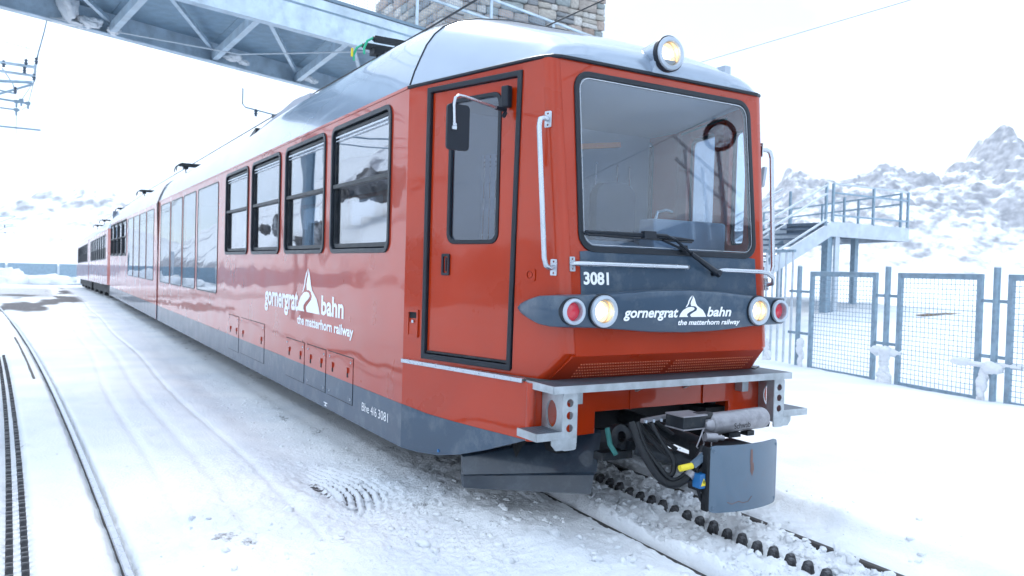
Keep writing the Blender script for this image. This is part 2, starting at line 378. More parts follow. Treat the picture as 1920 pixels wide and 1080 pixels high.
# ---------------------------------------------------------------- noise (numpy value noise)
def _h(ix, iy, seed):
    n = (ix.astype(np.int64) * 374761393 + iy.astype(np.int64) * 668265263 + seed * 1442695041) & 0x7fffffff
    n = ((n ^ (n >> 13)) * 1274126177) & 0x7fffffff
    n = n ^ (n >> 16)
    return (n & 0xffff) / 65535.
def vn(x, y, seed=0):
    ix = np.floor(x); iy = np.floor(y); fx = x - ix; fy = y - iy
    fx = fx * fx * (3 - 2 * fx); fy = fy * fy * (3 - 2 * fy)
    a = _h(ix, iy, seed); b = _h(ix + 1, iy, seed); c = _h(ix, iy + 1, seed); d = _h(ix + 1, iy + 1, seed)
    return (a + (b - a) * fx) * (1 - fy) + (c + (d - c) * fx) * fy - .5
def fbm(x, y, seed=0, oc=4, g=.5):
    r = 0; a = 1.
    for i in range(oc): r = r + a * vn(x * 2 ** i + 17.3 * i, y * 2 ** i - 9.1 * i, seed + i); a *= g
    return r
def ss(a, b, x):
    t = np.clip((x - a) / (b - a), 0, 1); return t * t * (3 - 2 * t)

# ---------------------------------------------------------------- ground
def track_x(y): return .025 + .044 * np.minimum(y, 1.2)
LR_Y = np.array([-6, -1, .44, 1.77, 4.97, 11.35, 19.87, 26.2, 40.]); LR_X = np.array([-3.10, -3.16, -3.185, -3.218, -3.337, -3.688, -4.2, -4.65, -5.9])
LG_Y = np.array([-6, .7, 2.73, 5.19, 9.62, 20.]); LG_X = np.array([-3.62, -3.695, -3.745, -3.84, -4.03, -4.66])
def smoothlin(y, Y, X):
    co = np.polyfit(Y, X, 3); return np.polyval(co, y)
def left_rail_x(y): return smoothlin(y, LR_Y, LR_X)
def left_rack_x(y): return smoothlin(y, LG_Y, LG_X)
def ground_h(x, y):
    x = np.asarray(x, float); y = np.asarray(y, float)
    z = .012 * fbm(x / 1.3, y / 1.3, 1, 4) + .01 * fbm(x * 5, y * 5, 5, 4)
    z = z - .013 * np.clip(y - 30, 0, 40)
    z = z + ss(8.6, 16, x) * .75 + np.clip(x - 16, 0, 400) * .012 + ss(8.5, 10.5, x) * .25 * fbm(x / 2.5, y / 2.5, 9, 3)
    # rougher, trampled snow close to the train front
    near = ss(3.2, .5, np.abs(y - .6)) * ss(-4.5, -2.4, x) * ss(2.8, .7, x)
    z = z + near * (.028 * fbm(x * 3.1, y * 3.1, 21, 4, .6) + .026 * np.abs(fbm(x * 11, y * 11, 31, 4, .65)))
    u = x - track_x(y)
    inn = ss(.47, .44, np.abs(u)) * ss(12, 6, y) * ss(.465, .34, u)
    lump = np.abs(fbm(x * 7, y * 7, 41, 4, .6))
    z = z + inn * (.015 + .06 * lump + .045 * ss(-.30, -.42, u) * (1 + fbm(y * 3, u * 2, 3, 3)) + .022 * ss(.14, .26, u) * ss(.42, .32, u) * (.6 + 2 * lump) - .03 * np.exp(-((u - .05) / .07) ** 2))
    # flangeways beside the rails
    gl = np.exp(-((u + .475) / (.024 + .010 * vn(y * 5, y * 0, 3))) ** 4); gr = np.exp(-((u - .485) / (.028 + .010 * vn(y * 5, y * 0 + 3, 3))) ** 4)
    z = z - .034 * ss(.28, .42, u) * ss(.56, .50, u)
    z = z - (gl + gr * 1.1) * .11 * ss(14, 8, y)
    # outer bank to the right of the track
    z = z + ss(1.2, 2.2, u) * (.05 * fbm(x * .9, y * .35, 61, 4) + .018 * fbm(x * 4, y * 1.6, 63, 3)) + ss(.52, .62, u) * .02 - ss(.50, .56, u) * ss(.98, .84, u) * .035 + .035 * np.exp(-((u - 1.0) / .1) ** 2) * (1 + 2 * vn(y * 2, u, 8)) - .02 * np.exp(-((u - 1.9 - .1 * y) / .12) ** 2)
    # the packed trench along the train side with tyre tread
    band = ss(-2.05, -1.7, x) * ss(-1.0, -1.2, x) * ss(-1.0, .2, y) * ss(14, 6, y)
    z = z - band * (.035) + band * ss(2.6, 1.6, y) * .017 * np.sin((y * 1.0 + x * .5) * 2 * math.pi / .075) * (vn(x * 3, y * 3, 6) + .55)
    for off, wd in ((-2.15, .03), (-2.5, .05), (-2.85, .04)):
        z = z - .014 * np.exp(-((x - off - .03 * np.sin(y * .7)) / wd) ** 2) * ss(-.5, 1.5, y)
    # curved tyre tread print
    px = x + 1.69; py = y - 1.62
    env = np.exp(-(np.sqrt((px / .27) ** 2 + (py / .62) ** 2)) ** 6)
    ph = (px + .38 * py * py + .02 * vn(y * 4, x * 4, 12)) / .062
    z = z + env * ss(-.16, -.06, px) * .016 * np.sin(2 * math.pi * ph) - env * .012
    tb = env * np.exp(-((px + .14 + .11 * py) / .045) ** 2)
    z = z - tb * .02 * (.6 + .5 * np.sin(2 * math.pi * (y + .5 * x) / .068))
    # rail slot of the left track
    ul = x - left_rail_x(y)
    z = z - .05 * np.exp(-(ul / .055) ** 8) * ss(40, 30, y)
    ug = x - left_rack_x(y)
    z = z - .026 * np.exp(-(ug / .085) ** 8) * ss(16, 12, y) * (1 + .5 * vn(y * 7, x * 7, 5))
    return z
def bare_mask(x, y):
    b = np.zeros_like(x)
    band = ss(-1.66, -1.38, x + .10 * vn(y * 2, y * 0, 4) + .05 * vn(y * 9, x * 5, 14)) * ss(.2, -1.0, x) * ss(-.35, .35, y)
    b = b + band * (.13 + .40 * fbm(x * 9, y * 5, 15, 5, .6))* ss(60, 20, y)
    px = x + 1.69; py = y - 1.62
    env = np.exp(-(np.sqrt((px / .26) ** 2 + (py / .60) ** 2)) ** 6); ph = (px + .38 * py * py + .02 * vn(y * 4, x * 4, 12)) / .062
    b = b * (1 - .7 * env) + env * ss(-.1, -.02, px) * np.clip(-np.sin(2 * math.pi * ph) - .05, 0, 1) * np.clip(.62 + 1.1 * vn(x * 5, y * 3, 3), 0, .95)
    tb = env * np.exp(-((px + .14 + .11 * py) / .04) ** 2)
    b = b + tb * np.clip(.55 + .75 * np.sin(2 * math.pi * (y + .5 * x) / .068) + .5 * vn(x * 20, y * 14, 4), 0, .95)
    far = ss(13, 20, y) * ss(75, 45, y) * ss(-7.2, -5.6, x + .02 * y) * ss(-1.6, -2.4, x)
    b = b + far * np.clip(fbm(x * .5, y * .16, 77, 4) * 2.6 + .0, 0, .6)
    lf = ss(28, 36, y) * ss(62, 50, y) * ss(-16, -9, x) * ss(-2.2, -3.2, x)
    b = np.maximum(b, lf * .42)
    small = np.clip(fbm(x * 2.2, y * 1.3, 99, 4) - .5, 0, 1) * 2.0 * ss(-4.6, -3.9, x) * ss(-1.4, -2.0, x) * ss(9, 3, y)
    return np.clip(b + small, 0, 1)

def lines(segs):
    r = [segs[0][0]]
    for a, b, st in segs:
        n = max(1, int(round((b - a) / st))); r += [a + (b - a) * (i + 1) / n for i in range(n)]
    return np.array(r)
gx = lines([(-900, -200, 140), (-200, -40, 20), (-40, -12, 2.5), (-12, -5, .35), (-5, -4.2, .08), (-4.2, -2.0, .02), (-2.0, -1.3, .010), (-1.3, -.62, .02), (-.62, -.42, .006), (-.42, .40, .02), (.40, .58, .006), (.58, 1.4, .02), (1.4, 3, .05), (3, 10, .16), (10, 24, .7), (24, 80, 6), (80, 900, 90)])
gy = lines([(-900, -120, 130), (-120, -12, 12), (-12, -3, .8), (-3, -1.6, .1), (-1.6, 3.2, .021), (3.2, 8, .06), (8, 20, .2), (20, 60, .6), (60, 140, 5), (140, 900, 95)])
X, Y = np.meshgrid(gx, gy); Z = ground_h(X, Y)
nx, ny = len(gx), len(gy)
idx = np.arange(nx * ny).reshape(ny, nx)
quads = np.stack([idx[:-1, :-1], idx[:-1, 1:], idx[1:, 1:], idx[1:, :-1]], -1).reshape(-1, 4)
def grid_mesh(name, V, Q, mat, bare=None):
    me = bpy.data.meshes.new(name)
    me.vertices.add(len(V)); me.vertices.foreach_set('co', V.astype(np.float32).ravel())
    me.loops.add(Q.size); me.loops.foreach_set('vertex_index', Q.astype(np.int32).ravel())
    me.polygons.add(len(Q)); me.polygons.foreach_set('loop_start', np.arange(0, Q.size, Q.shape[1], dtype=np.int32))
    me.update(calc_edges=True); me.validate()
    me.polygons.foreach_set('use_smooth', [True] * len(me.polygons))
    if bare is not None:
        at = me.attributes.new('bare', 'FLOAT', 'POINT'); at.data.foreach_set('value', bare.astype(np.float32).ravel())
    me.materials.append(mat)
    o = bpy.data.objects.new(name, me); S.collection.objects.link(o); WLOC[o.name] = Vector((0, 0, 0))
    return o
g = grid_mesh('snow_ground', np.stack([X, Y, Z], -1).reshape(-1, 3), quads, M_SNOW, bare_mask(X, Y).ravel())
g['kind'] = 'structure'; g['label'] = 'snow covered ground of the station yard with wheel marks and worn patches'

# loose snow lumps along the track
def icolump():
    bm = bmesh.new(); bmesh.ops.create_icosphere(bm, subdivisions=2, radius=1)
    v = np.array([tuple(q.co) for q in bm.verts]); f = np.array([[q.index for q in p.verts] for p in bm.faces]); bm.free()
    return v, f
iv, if_ = icolump()
VV = []; FF = []; k = 0
def lump(x, y, s_):
    global k
    z = float(ground_h(np.array([x]), np.array([y]))[0])
    sd = random.randint(0, 9999)
    d = 1 + .9 * fbm(iv[:, 0] * 1.4 + iv[:, 2], iv[:, 1] * 1.4 - iv[:, 2], sd, 3, .7) + .35 * (rng.random(len(iv)) - .5)
    a = random.random() * 6.28; rot = np.array([[math.cos(a), -math.sin(a), 0], [math.sin(a), math.cos(a), 0], [0, 0, 1]])
    v = (iv * d[:, None] * np.array([random.uniform(.7, 1.5), random.uniform(.7, 1.2), random.uniform(.6, 1.)])) @ rot.T * s_ + np.array([x, y, z + s_ * random.uniform(-.25, .2)])
    VV.append(v); FF.append(if_ + k); k += len(iv)
def size(lo, hi): return lo * (hi / lo) ** (random.random() ** 2.2)
def inner():
    while 1:
        u = random.uniform(-.42, .40)
        if abs(u - .06) > .055: return u
def tx(y): return float(track_x(np.array([y]))[0])
for i in range(1500):
    y = random.uniform(-1.5, 2.2); lump(tx(y) + inner(), y, size(.004, .03))
for i in range(380):
    y = random.uniform(-1.5, 1.5); lump(tx(y) + .0 + min(abs(random.gauss(.25, .07)), .38), y, size(.005, .034))
for i in range(260):
    y = random.uniform(-1.5, 1.2); lump(tx(y) - min(.43, abs(random.gauss(.36, .04))), y, size(.005, .028))
for i in range(420): lump(random.triangular(-3.2, -.55, -.7), random.uniform(-1.2, 1.4), size(.004, .034))
for i in range(420): lump(random.uniform(-1.8, -1.2), random.uniform(.2, 6.), size(.004, .018))
for i in range(90): lump(random.uniform(.62, 1.5), random.uniform(-1.3, 2.), size(.005, .025))
o = grid_mesh('snow_lumps', np.concatenate(VV), np.concatenate(FF), M_SNOWC)
o['kind'] = 'stuff'; o['label'] = 'loose crumbs and clods of snow along the rails'

# ---------------------------------------------------------------- mountains, hillside (far setting)
def relief(name, o0, ax, dp, nu, nv, lu, lv, hfun, mat, label):
    """a height field: ax runs along the ridge, dp away from the viewer side"""
    ax = Vector(ax).normalized(); dp = Vector(dp).normalized()
    u = np.linspace(0, 1, nu); v = np.linspace(0, 1, nv); UU, VVv = np.meshgrid(u, v)
    h = hfun(UU, VVv)
    P = np.stack([o0[0] + ax.x * UU * lu + dp.x * VVv * lv, o0[1] + ax.y * UU * lu + dp.y * VVv * lv, o0[2] + h], -1)
    gxh = np.gradient(h, axis=1) / (lu / nu); gyh = np.gradient(h, axis=0) / (lv / nv)
    sl_ = np.sqrt(gxh ** 2 + gyh ** 2)
    ii = np.arange(nu * nv).reshape(nv, nu); q = np.stack([ii[:-1, :-1], ii[:-1, 1:], ii[1:, 1:], ii[1:, :-1]], -1).reshape(-1, 4)
    o = grid_mesh(name, P.reshape(-1, 3), q, mat, np.clip(sl_ * .35 - .22, -.3, .5).ravel())
    o['kind'] = 'structure'; o['label'] = label
    return o
M_ROCK = rockmat('snowy_rock', .11, .44, .62)
M_ROCKH = rockmat('snowy_rock_near', .16, .60, .66)
def ridge(U_, K): return np.interp(U_, [q[0] for q in K], [q[1] for q in K])
# rocky peak to the right, about 350 m away
def h_right(U_, V_):
    top = ridge(U_, [(0, 20), (.12, 34), (.18, 50), (.30, 52), (.40, 54), (.46, 58), (.50, 68), (.54, 64), (.62, 76), (.72, 86), (.78, 84), (.86, 78), (1, 80)])
    f_ = np.where(V_ < .55, (V_ / .55) ** 1.25, np.clip(1 - (V_ - .55) * .8, 0, 1))
    n_ = np.abs(fbm(U_ * 9, V_ * 6, 3, 6, .6))
    return top * f_ * (1 + .13 * fbm(U_ * 12, V_ * 5, 13, 6, .55)) + 12 * (n_ - .2) * f_ - 3
relief('mountain', (175, 190, 0), (.72, -.69, 0), (.69, .72, 0), 420, 180, 260, 200, h_right, M_ROCK, 'snowy rocky mountain rising behind the viewing platform')
def h_left(U_, V_):
    top = ridge(U_, [(0, 12), (.2, 22), (.35, 36), (.5, 46), (.62, 40), (.75, 30), (1, 20)])
    f_ = np.where(V_ < .6, (V_ / .6), np.clip(1 - (V_ - .6), 0, 1))
    return top * f_ * (1 + .2 * fbm(U_ * 10, V_ * 7, 5, 5, .6)) - 4
relief('mountain', (-112, 430, 0), (.98, -.2, 0), (.1, 1, 0), 260, 120, 240, 200, h_left, rockmat('snowy_rock_far', .07, .47, .64), 'pale snow mountain far behind the end of the train')
def h_hill(U_, V_):
    n_ = fbm(U_ * 7, V_ * 4, 8, 6, .55)
    cl = np.clip(fbm(U_ * 5, V_ * 3, 4, 3) * 4, 0, 1)
    return (70 * V_ ** .75) * (1 + .4 * fbm(U_ * 3, V_ * 2, 33, 3)) + 10 * n_ * V_ + 5 * cl * ss(.08, .2, V_)
o = relief('snowy_hillside', (-26, 230, -.5), (0, -1, 0), (-1, 0, 0), 300, 120, 330, 150, h_hill, M_ROCKH, 'snowy hillside with dark rocks that the train windows mirror')

# ================================================================ THE FRONT RAILCAR
car = thing('railcar', (0, 8, 0), 'red electric railcar with grey skirt and lit headlights, standing in front on the rack track', 'train')
HW = 1.325
FL = F((-HW, 0, 0), (0, 1, 0), (0, 0, 1), (-1, 0, 0)); FR = F((HW, 0, 0), (0, 1, 0), (0, 0, 1), (1, 0, 0))
C0 = (-HW, 1.38); C1 = (-.884, -.049)
def cabframe(p, q, sgn):
    return F((sgn * -p[0], p[1], 0), (sgn * -(q[0] - p[0]), q[1] - p[1], 0), (0, 0, 1), (sgn * (q[1] - p[1]), sgn * (q[0] - p[0]) * 1.0, 0))
CL = F((C0[0], C0[1], 0), (C1[0] - C0[0], C1[1] - C0[1], 0), (0, 0, 1), (C1[1] - C0[1], -(C1[0] - C0[0]), 0))
CR = F((-C0[0], C0[1], 0), (-(C1[0] - C0[0]), C1[1] - C0[1], 0), (0, 0, 1), (-(C1[1] - C0[1]), -(C1[0] - C0[0]), 0))
SK0 = (-HW, 1.38); SK1 = (-1.02, .10)
SL_ = F((SK0[0], SK0[1], 0), (SK1[0] - SK0[0], SK1[1] - SK0[1], 0), (0, 0, 1), (SK1[1] - SK0[1], -(SK1[0] - SK0[0]), 0))
SR_ = F((-SK0[0], SK0[1], 0), (-(SK1[0] - SK0[0]), SK1[1] - SK0[1], 0), (0, 0, 1), (-(SK1[1] - SK0[1]), -(SK1[0] - SK0[0]), 0))

WIN = [(1.69, 3.12), (3.30, 4.70), (4.905, 6.27), (6.47, 7.88)]
TALL = [(8.44, 10.2), (10.40, 11.75), (11.89, 13.32), (13.46, 14.87)]
WZ0, WZ1, TZ0, TZ1 = 1.728, 2.868, 1.145, 2.825
def side_window(f, y0, y1, sub=True):
    fr = MB().prism(f, rrect(y0, WZ0, y1, WZ1, .10), [rrect(y0 + .038, WZ0 + .038, y1 - .038, WZ1 - .038, .07)], -.04, .014)
    fr = fr.obj('window', M_RUB, car, bevel=.005)
    b = MB().prism(f, rrect(y0 + .05, WZ0 + .05, y1 - .05, WZ1 - .05, .06), [rrect(y0 + .075, WZ0 + .085, y1 - .075, WZ1 - .075, .05)], -.055, -.012); b.obj('window_frame', M_BLKMET, fr)
    b = MB().fbox(f, y0 + .05, y1 - .05, 2.312, 2.348, -.05, .004)
    b.obj('sash_bar', M_CHROME if False else M_BLKMET, fr, bevel=.004)
    b = MB().fbox(f, y0 + .09, y1 - .09, WZ1 - .105, WZ1 - .09, -.03, -.002).fbox(f, y0 + .09, y1 - .09, WZ1 - .135, WZ1 - .127, -.03, -.004); b.obj('pull_rail', M_ALU, fr)
    MB().fbox(f, y0 + .052, y1 - .052, 2.33, WZ1 - .052, -.024, -.020).obj('pane', M_GL, fr)
    MB().fbox(f, y0 + .052, y1 - .052, WZ0 + .052, 2.33, -.036, -.032).obj('pane', M_GL, fr)
    if sub:
        MB().fbox(f, y1 - .15, y1 - .077, WZ0 + .08, 2.31, -.11, -.05).obj('inner_post', M_RUB, fr)
def tall_window(f, y0, y1, z0=TZ0, z1=TZ1):
    fr = MB().prism(f, rrect(y0, z0, y1, z1, .07), [rrect(y0 + .02, z0 + .02, y1 - .02, z1 - .02, .055)], -.03, .006).obj('tall_window', M_RUB, car)
    MB().prism(f, rrect(y0 + .0202, z0 + .0202, y1 - .0202, z1 - .0202, .055), (), -.006, .002).obj('pane', M_GLT, fr)

def wall(f, y0, y1, zt, holes):
    return MB().prism(f, [(y0, .62), (y1, .62), (y1, zt), (y0, zt)], holes, -.05, 0).obj('side_wall', M_RED, car)
h1 = [rrect(a + .012, WZ0 + .012, b - .012, WZ1 - .012, .09) for a, b in WIN] + [rrect(a + .005, TZ0 + .005, b - .005, TZ1 - .005, .068) for a, b in TALL]
for f in (FL, FR):
    wall(f, 1.38, 15.26, 2.925, h1)
    MB().prism(f, [(1.38, .30), (15.26, .295), (15.26, .618), (1.38, .618)], (), -.05, 0).obj('skirt', M_GREY, car)
    for a, b in WIN: side_window(f, a, b)
    for a, b in TALL: tall_window(f, a, b)
    MB().fbox(f, 1.4, 15.26, 2.918, 2.938, -.02, .008).obj('gutter', M_RED, car)
# articulation and second body
b = MB(); prof15 = [(-1, 0), (-.972, .18), (-.942, .326), (-.904, .5), (-.857, .64), (-.80, .75), (-.72, .84), (-.6, .91), (-.4, .97), (0, 1)]
def roofsec(y, w, g, c, dz=0.): 
    q = [Vector((w * x, y, g + (c - g) * h + dz)) for x, h in prof15]
    return q + [Vector((-p.x, p.y, p.z)) for p in q[::-1][1:]]
def shell(y, grow=0.): return [Vector((-HW - grow, y, .3))] + [p + Vector((math.copysign(grow, p.x) if abs(p.x) > .2 else 0, 0, grow)) for p in roofsec(y, HW, 2.925, 3.60)] + [Vector((HW + grow, y, .3))]
MB().loft([shell(15.27, -.03), shell(15.44, -.03)]).obj('articulation_bellows', M_DARK, car)
MB().loft([shell(15.30, .016), shell(15.39, .016)]).loft([shell(15.30, -.04), shell(15.39, -.04)]).obj('articulation_frame', mk('dark_red_paint', (.30, .02, .008), .4, coat=.5), car)
Y2 = 15.45; E2 = 28.9
TALL2 = [(16.1, 17.5), (17.65, 19.05), (19.2, 20.6), (20.75, 22.2)]; WIN2 = [(22.75, 24.1), (24.3, 25.65), (25.85, 27.2), (27.4, 28.7)]
h2 = [rrect(a + .012, WZ0 + .012, c - .012, WZ1 - .012, .09) for a, c in WIN2] + [rrect(a + .005, TZ0 + .005, c - .005, TZ1 - .005, .068) for a, c in TALL2]
for f in (FL, FR):
    wall(f, Y2, E2, 2.925, h2)
    MB().prism(f, [(Y2, .295), (E2, .295), (E2, .618), (Y2, .618)], (), -.05, 0).obj('skirt', M_GREY, car)
    for a, c in TALL2: tall_window(f, a, c)
    if f is FL:
        for a, c in WIN2: side_window(f, a, c, False)
MB().loft([roofsec(Y2, HW, 2.927, 3.58), roofsec(E2, HW, 2.927, 3.58)]).obj('roof', M_ROOF, car, smooth=True, ang=50)
MB().bx((-HW + .06, E2 - .06, .5), (HW - .06, E2 - .005, 3.4)).obj('end_wall', M_INTD, car)
# main roof, rising out of the raked cab roof
def crown(y): return float(np.interp(y, [-.04, 0., .04, .10, .18, .32, .6, .9, 1.38, 1.8, 2.4, 5.4, 6.2, 7.6, 20], [2.99, 3.03, 3.065, 3.10, 3.14, 3.20, 3.305, 3.415, 3.575, 3.64, 3.655, 3.655, 3.64, 3.57, 3.57]))
def cabw(y): return HW - (1.38 - y) * .30853 if y < 1.38 else HW
b = MB(); b.loft([roofsec(y, HW, 2.927, crown(y)) for y in (1.385, 1.6, 1.8, 2.1, 2.4, 3.5, 5.2, 5.6, 6.0, 6.4, 6.8, 7.2, 7.6, 9, 12, 15.26)]); b.obj('roof', M_ROOF, car, smooth=True, ang=50)
def gz(y): return 2.951 if y < .13 else 2.951 - (y - .13) / 1.25 * .024
YF = .115
def faceY(z): return -.045 + .1 * (z - 1.32)
def capsec(y, i=None):
    w = cabw(max(y, YF)); c = crown(y - YF + .0 if y < .4 else y); return roofsec(y, w, gz(y), c)
ysec = [YF + q for q in (.02, .05, .09, .14, .2)] + [.4, .55, .7, .9, 1.1, 1.25, 1.375]
secs = [roofsec(YF - .005, cabw(YF) - .055, 2.951, 3.0)] + [roofsec(y, cabw(y) - float(np.interp(y, [YF, YF + .02, YF + .05, YF + .09, YF + .14], [.05, .028, .010, .003, 0])), gz(y), float(np.interp(y, [YF, YF + .03, YF + .07, YF + .13, .35, .6, .9, 1.38], [3.005, 3.075, 3.105, 3.135, 3.205, 3.30, 3.41, 3.575]))) for y in ysec]
b = MB(); b.loft(secs)
s0 = secs[0]; nmid = len(s0) // 2
b.add(s0 + [Vector((p.x, p.y, 2.951)) for p in s0], [(i, i + 1, len(s0) + i + 1, len(s0) + i) for i in range(len(s0) - 1)])
b.obj('cab_roof', M_ROOF, car, smooth=True, ang=28)
MB().tube([p + Vector((0, 0, .001)) for p in roofsec(1.38, HW, 2.927, 3.575)], .007, 6).obj('roof_joint', M_RUB, car)
# black seal under the cab roof
b = MB(); seal = [(-HW - .004, 1.385, 2.926), (-cabw(.26) - .004, .26, 2.948), (-cabw(YF + .07) + .002, YF + .07, 2.949), (-cabw(YF) + .028, YF + .012, 2.951), (-cabw(YF) + .075, YF - .008, 2.951), (cabw(YF) - .075, YF - .008, 2.951), (cabw(YF) - .028, YF + .012, 2.951), (cabw(YF + .07) - .002, YF + .07, 2.949), (cabw(.26) + .004, .26, 2.948), (HW + .004, 1.385, 2.926)]
b.tube(seal, .0135, 6); b.obj('roof_seal', M_RUB, car)
# roof equipment
b = MB(); b.prism(F((-.82, 0, 0), (0, 1, 0), (0, 0, 1), (1, 0, 0)), [(5.6, 3.4), (8.3, 3.4), (8.3, 3.60), (7.4, 3.66), (6.3, 3.735), (5.6, 3.70)], (), 0, 1.64); b.obj('roof_fairing', mk('fairing_paint', (.36, .38, .44), .5), car)
b = MB(); b.prism(F((-.84, 0, 0), (0, 1, 0), (0, 0, 1), (1, 0, 0)), [(8.31, 3.45), (9.3, 3.45), (8.31, 3.655)], (), 0, 1.68); b.obj('roof_equipment_box', M_BLKMET, car)
b = MB(); b.bx((-.8, 9.6, 3.5), (.8, 13.6, 3.6)); b.obj('roof_fairing', M_ROOF, car, bevel=.03)
MB().bar((-.35, 1.75, 3.64), (-.35, 4.3, 3.67), .10, .07).obj('roof_walkway', M_GALV, car)

# --- cab side walls with doors
PS = 1.455       # where the pillar starts
for f, sg in ((CL, 1), (CR, -1)):
    D = 0. if sg > 0 else -.19
    f0 = f; quarter = [] if sg > 0 else [rrect(.95, 1.86, 1.195, 2.74, .05)]
    cab = MB().prism(f, [(0, .94), (1.2548, .94), (1.4447, 1.105), (1.2517, 2.949), (0, 2.926)], [[(.222 + D, .985), (1.075 + D, .985), (1.092 + D, 2.876), (.222 + D, 2.876)]] + quarter, -.05, 0).obj('cab_side', M_RED, car)
    if quarter:
        qf = MB().prism(f, rrect(.94, 1.85, 1.205, 2.75, .055), [rrect(.965, 1.875, 1.18, 2.725, .045)], -.02, .008).obj('quarter_window', M_RUB, car)
        MB().prism(f, rrect(.964, 1.874, 1.181, 2.726, .045), (), -.012, -.008).obj('pane', M_GLF, qf)
        f = F(f0.p(D, 0), f0.u, f0.v, f0.n)
    dr = MB().prism(f, [(.249, 1.02), (1.034, 1.02), (1.058, 2.852), (.249, 2.852)], [rrect(.425, 1.79, .912, 2.786, .07)], -.06, -.012).obj('cab_door', M_RED, car, bevel=.003)
    MB().prism(f, [(.208, .975), (1.064, .975), (1.100, 2.892), (.208, 2.892)], [[(.246, 1.014), (1.030, 1.014), (1.062, 2.856), (.246, 2.856)]], -.03, .014).obj('door_frame', M_RUB, car, bevel=.006)
    MB().fbox(f, .262, 1.045, 1.022, 1.036, -.02, .004).obj('door_sill', M_BLKMET, car)
    MB().prism(f, rrect(.425, 1.79, .912, 2.786, .07), [rrect(.452, 1.818, .886, 2.758, .05)], -.03, -.004).obj('door_window_seal', M_RUB, dr, bevel=.003)
    MB().prism(f, rrect(.451, 1.817, .887, 2.759, .05), (), -.026, -.022).obj('pane', M_GLD if sg > 0 else M_GL, dr)
    h = MB().prism(f, rrect(.385, 1.572, .462, 1.722, .012), [rrect(.402, 1.59, .445, 1.704, .006)], -.012, .0).fbox(f, .40, .447, 1.588, 1.706, -.05, -.014)
    h.fbox(f, .417, .430, 1.60, 1.695, -.014, -.006); h.obj('door_handle', M_RUB, dr)
    f = f0
    # key and switch boxes
    b = MB(); b.cur = 0; b.prism(f, rrect(.052, 1.118, .166, 1.318, .008), [rrect(.066, 1.135, .152, 1.30, .004)], 0, .012); b.fbox(f, .066, .152, 1.135, 1.225, 0, .006)
    b.cur = 1; b.fbox(f, .066, .152, 1.255, 1.30, .0, .002); b.cur = 2; b.prism(f, circ(.109, 1.232, .012, 10), (), .004, .012)
    b.obj('switch_box', [M_RED, M_DARK, M_ALU], car)
    b = MB(); b.prism(f, rrect(1.168, 1.556, 1.25, 1.634, .01), [circ(1.209, 1.595, .026, 14)], 0, .008); b.prism(f, circ(1.209, 1.595, .018, 12), (), 0, .006); b.obj('socket_plate', M_RED, car)
    # vertical grab handle
    b = MB(); P = lambda a, z, c: f.p(a, z, c)
    b.tube([P(1.318, 2.555, .004), P(1.318, 2.56, .045), P(1.318, 2.545, .078), P(1.322, 2.50, .09), P(1.392, 1.70, .09), P(1.396, 1.655, .078), P(1.397, 1.64, .045), P(1.397, 1.645, .004)],   .0165, 10)
    gh = b.obj('grab_handle', M_ALU, car, smooth=True, ang=60)
    for (a, z) in ((1.318, 2.555), (1.397, 1.645)):
        MB().prism(f, rrect(a - .025, z - .05, a + .025, z + .05, .006), [circ(a, z - .035, .007, 8), circ(a, z + .035, .007, 8)], 0, .006).obj('mounting_plate', M_ALU, gh)
# pillars: rounded corners between cab sides and front
for sg in (-1, 1):
    secs = []
    for z in np.linspace(.94, 2.949, 12):
        fy = faceY(z) if z > 1.105 else faceY(1.105) + (1.105 - z) * 1.1
        xe = (HW - .30853 * (1.38 - fy))
        r_ = .055
        p0 = Vector((xe + .30853 * r_ * 1.2, fy + r_ * 1.2, z)); p2 = Vector((xe - r_ * 1.3, fy, z)); p1 = Vector((xe, fy, z))
        ring = [p0 + Vector((.004, .04, 0))]
        for t in np.linspace(0, 1, 7): ring.append(p0 * (1 - t) ** 2 + p1 * 2 * t * (1 - t) + p2 * t * t)
        ring.append(p2 + Vector((-.03, .001, 0)))
        secs.append([Vector((sg * q.x, q.y, q.z)) for q in ring])
    b = MB(); b.loft(secs); b.obj('corner_pillar', M_RED, car, smooth=True, ang=25)
# --- front face
FN = Vector((0, -1, .1)).normalized(); FV = Vector((0, .1, 1)).normalized()
FF_ = F((0, faceY(0), 0), (1, 0, 0), FV, FN)
zs = 1 / FV.z
def fz(z): return z * zs
hw = lambda z: HW - .30853 * (1.38 - faceY(z)) - .068
outer = [(-hw(1.1), fz(1.107)), (hw(1.1), fz(1.107)), (hw(2.95), fz(2.949)), (-hw(2.95), fz(2.949))]
MB().prism(FF_, outer, [rrect(-.745, fz(1.772), .765, fz(2.862), .09)], -.045, .001).obj('front_panel', M_RED, car)
ws = MB().prism(FF_, rrect(-.768, fz(1.746), .786, fz(2.887), .115), [rrect(-.733, fz(1.784), .752, fz(2.85), .085)], -.03, .014).obj('windshield', M_RUB, car, bevel=.006)
MB().prism(FF_, rrect(-.7335, fz(1.7835), .7525, fz(2.8505), .085), (), .002, .007).obj('pane', M_GLF, ws)
MB().prism(FF_, rrect(-.728, fz(1.790), .747, fz(2.845), .08), [rrect(-.7245, fz(1.7945), .7435, fz(2.8405), .077)], .007, .0095).obj('trim_strip', M_ALU, ws)
MB().prism(FF_, [(-.76, fz(1.40)), (.775, fz(1.40)), (.775, fz(1.748)), (.70, fz(1.755)), (-.68, fz(1.755)), (-.76, fz(1.748))], (), -.01, .0055).obj('front_grey_panel', M_GREY, car)
b = MB(); put_text(b, '3081', FF_, -.741, -.546, fz(1.547), .105, bold=.035); b.v = [v + FN * .006 for v in b.v]; b.obj('number_lettering', M_WHITE, car)
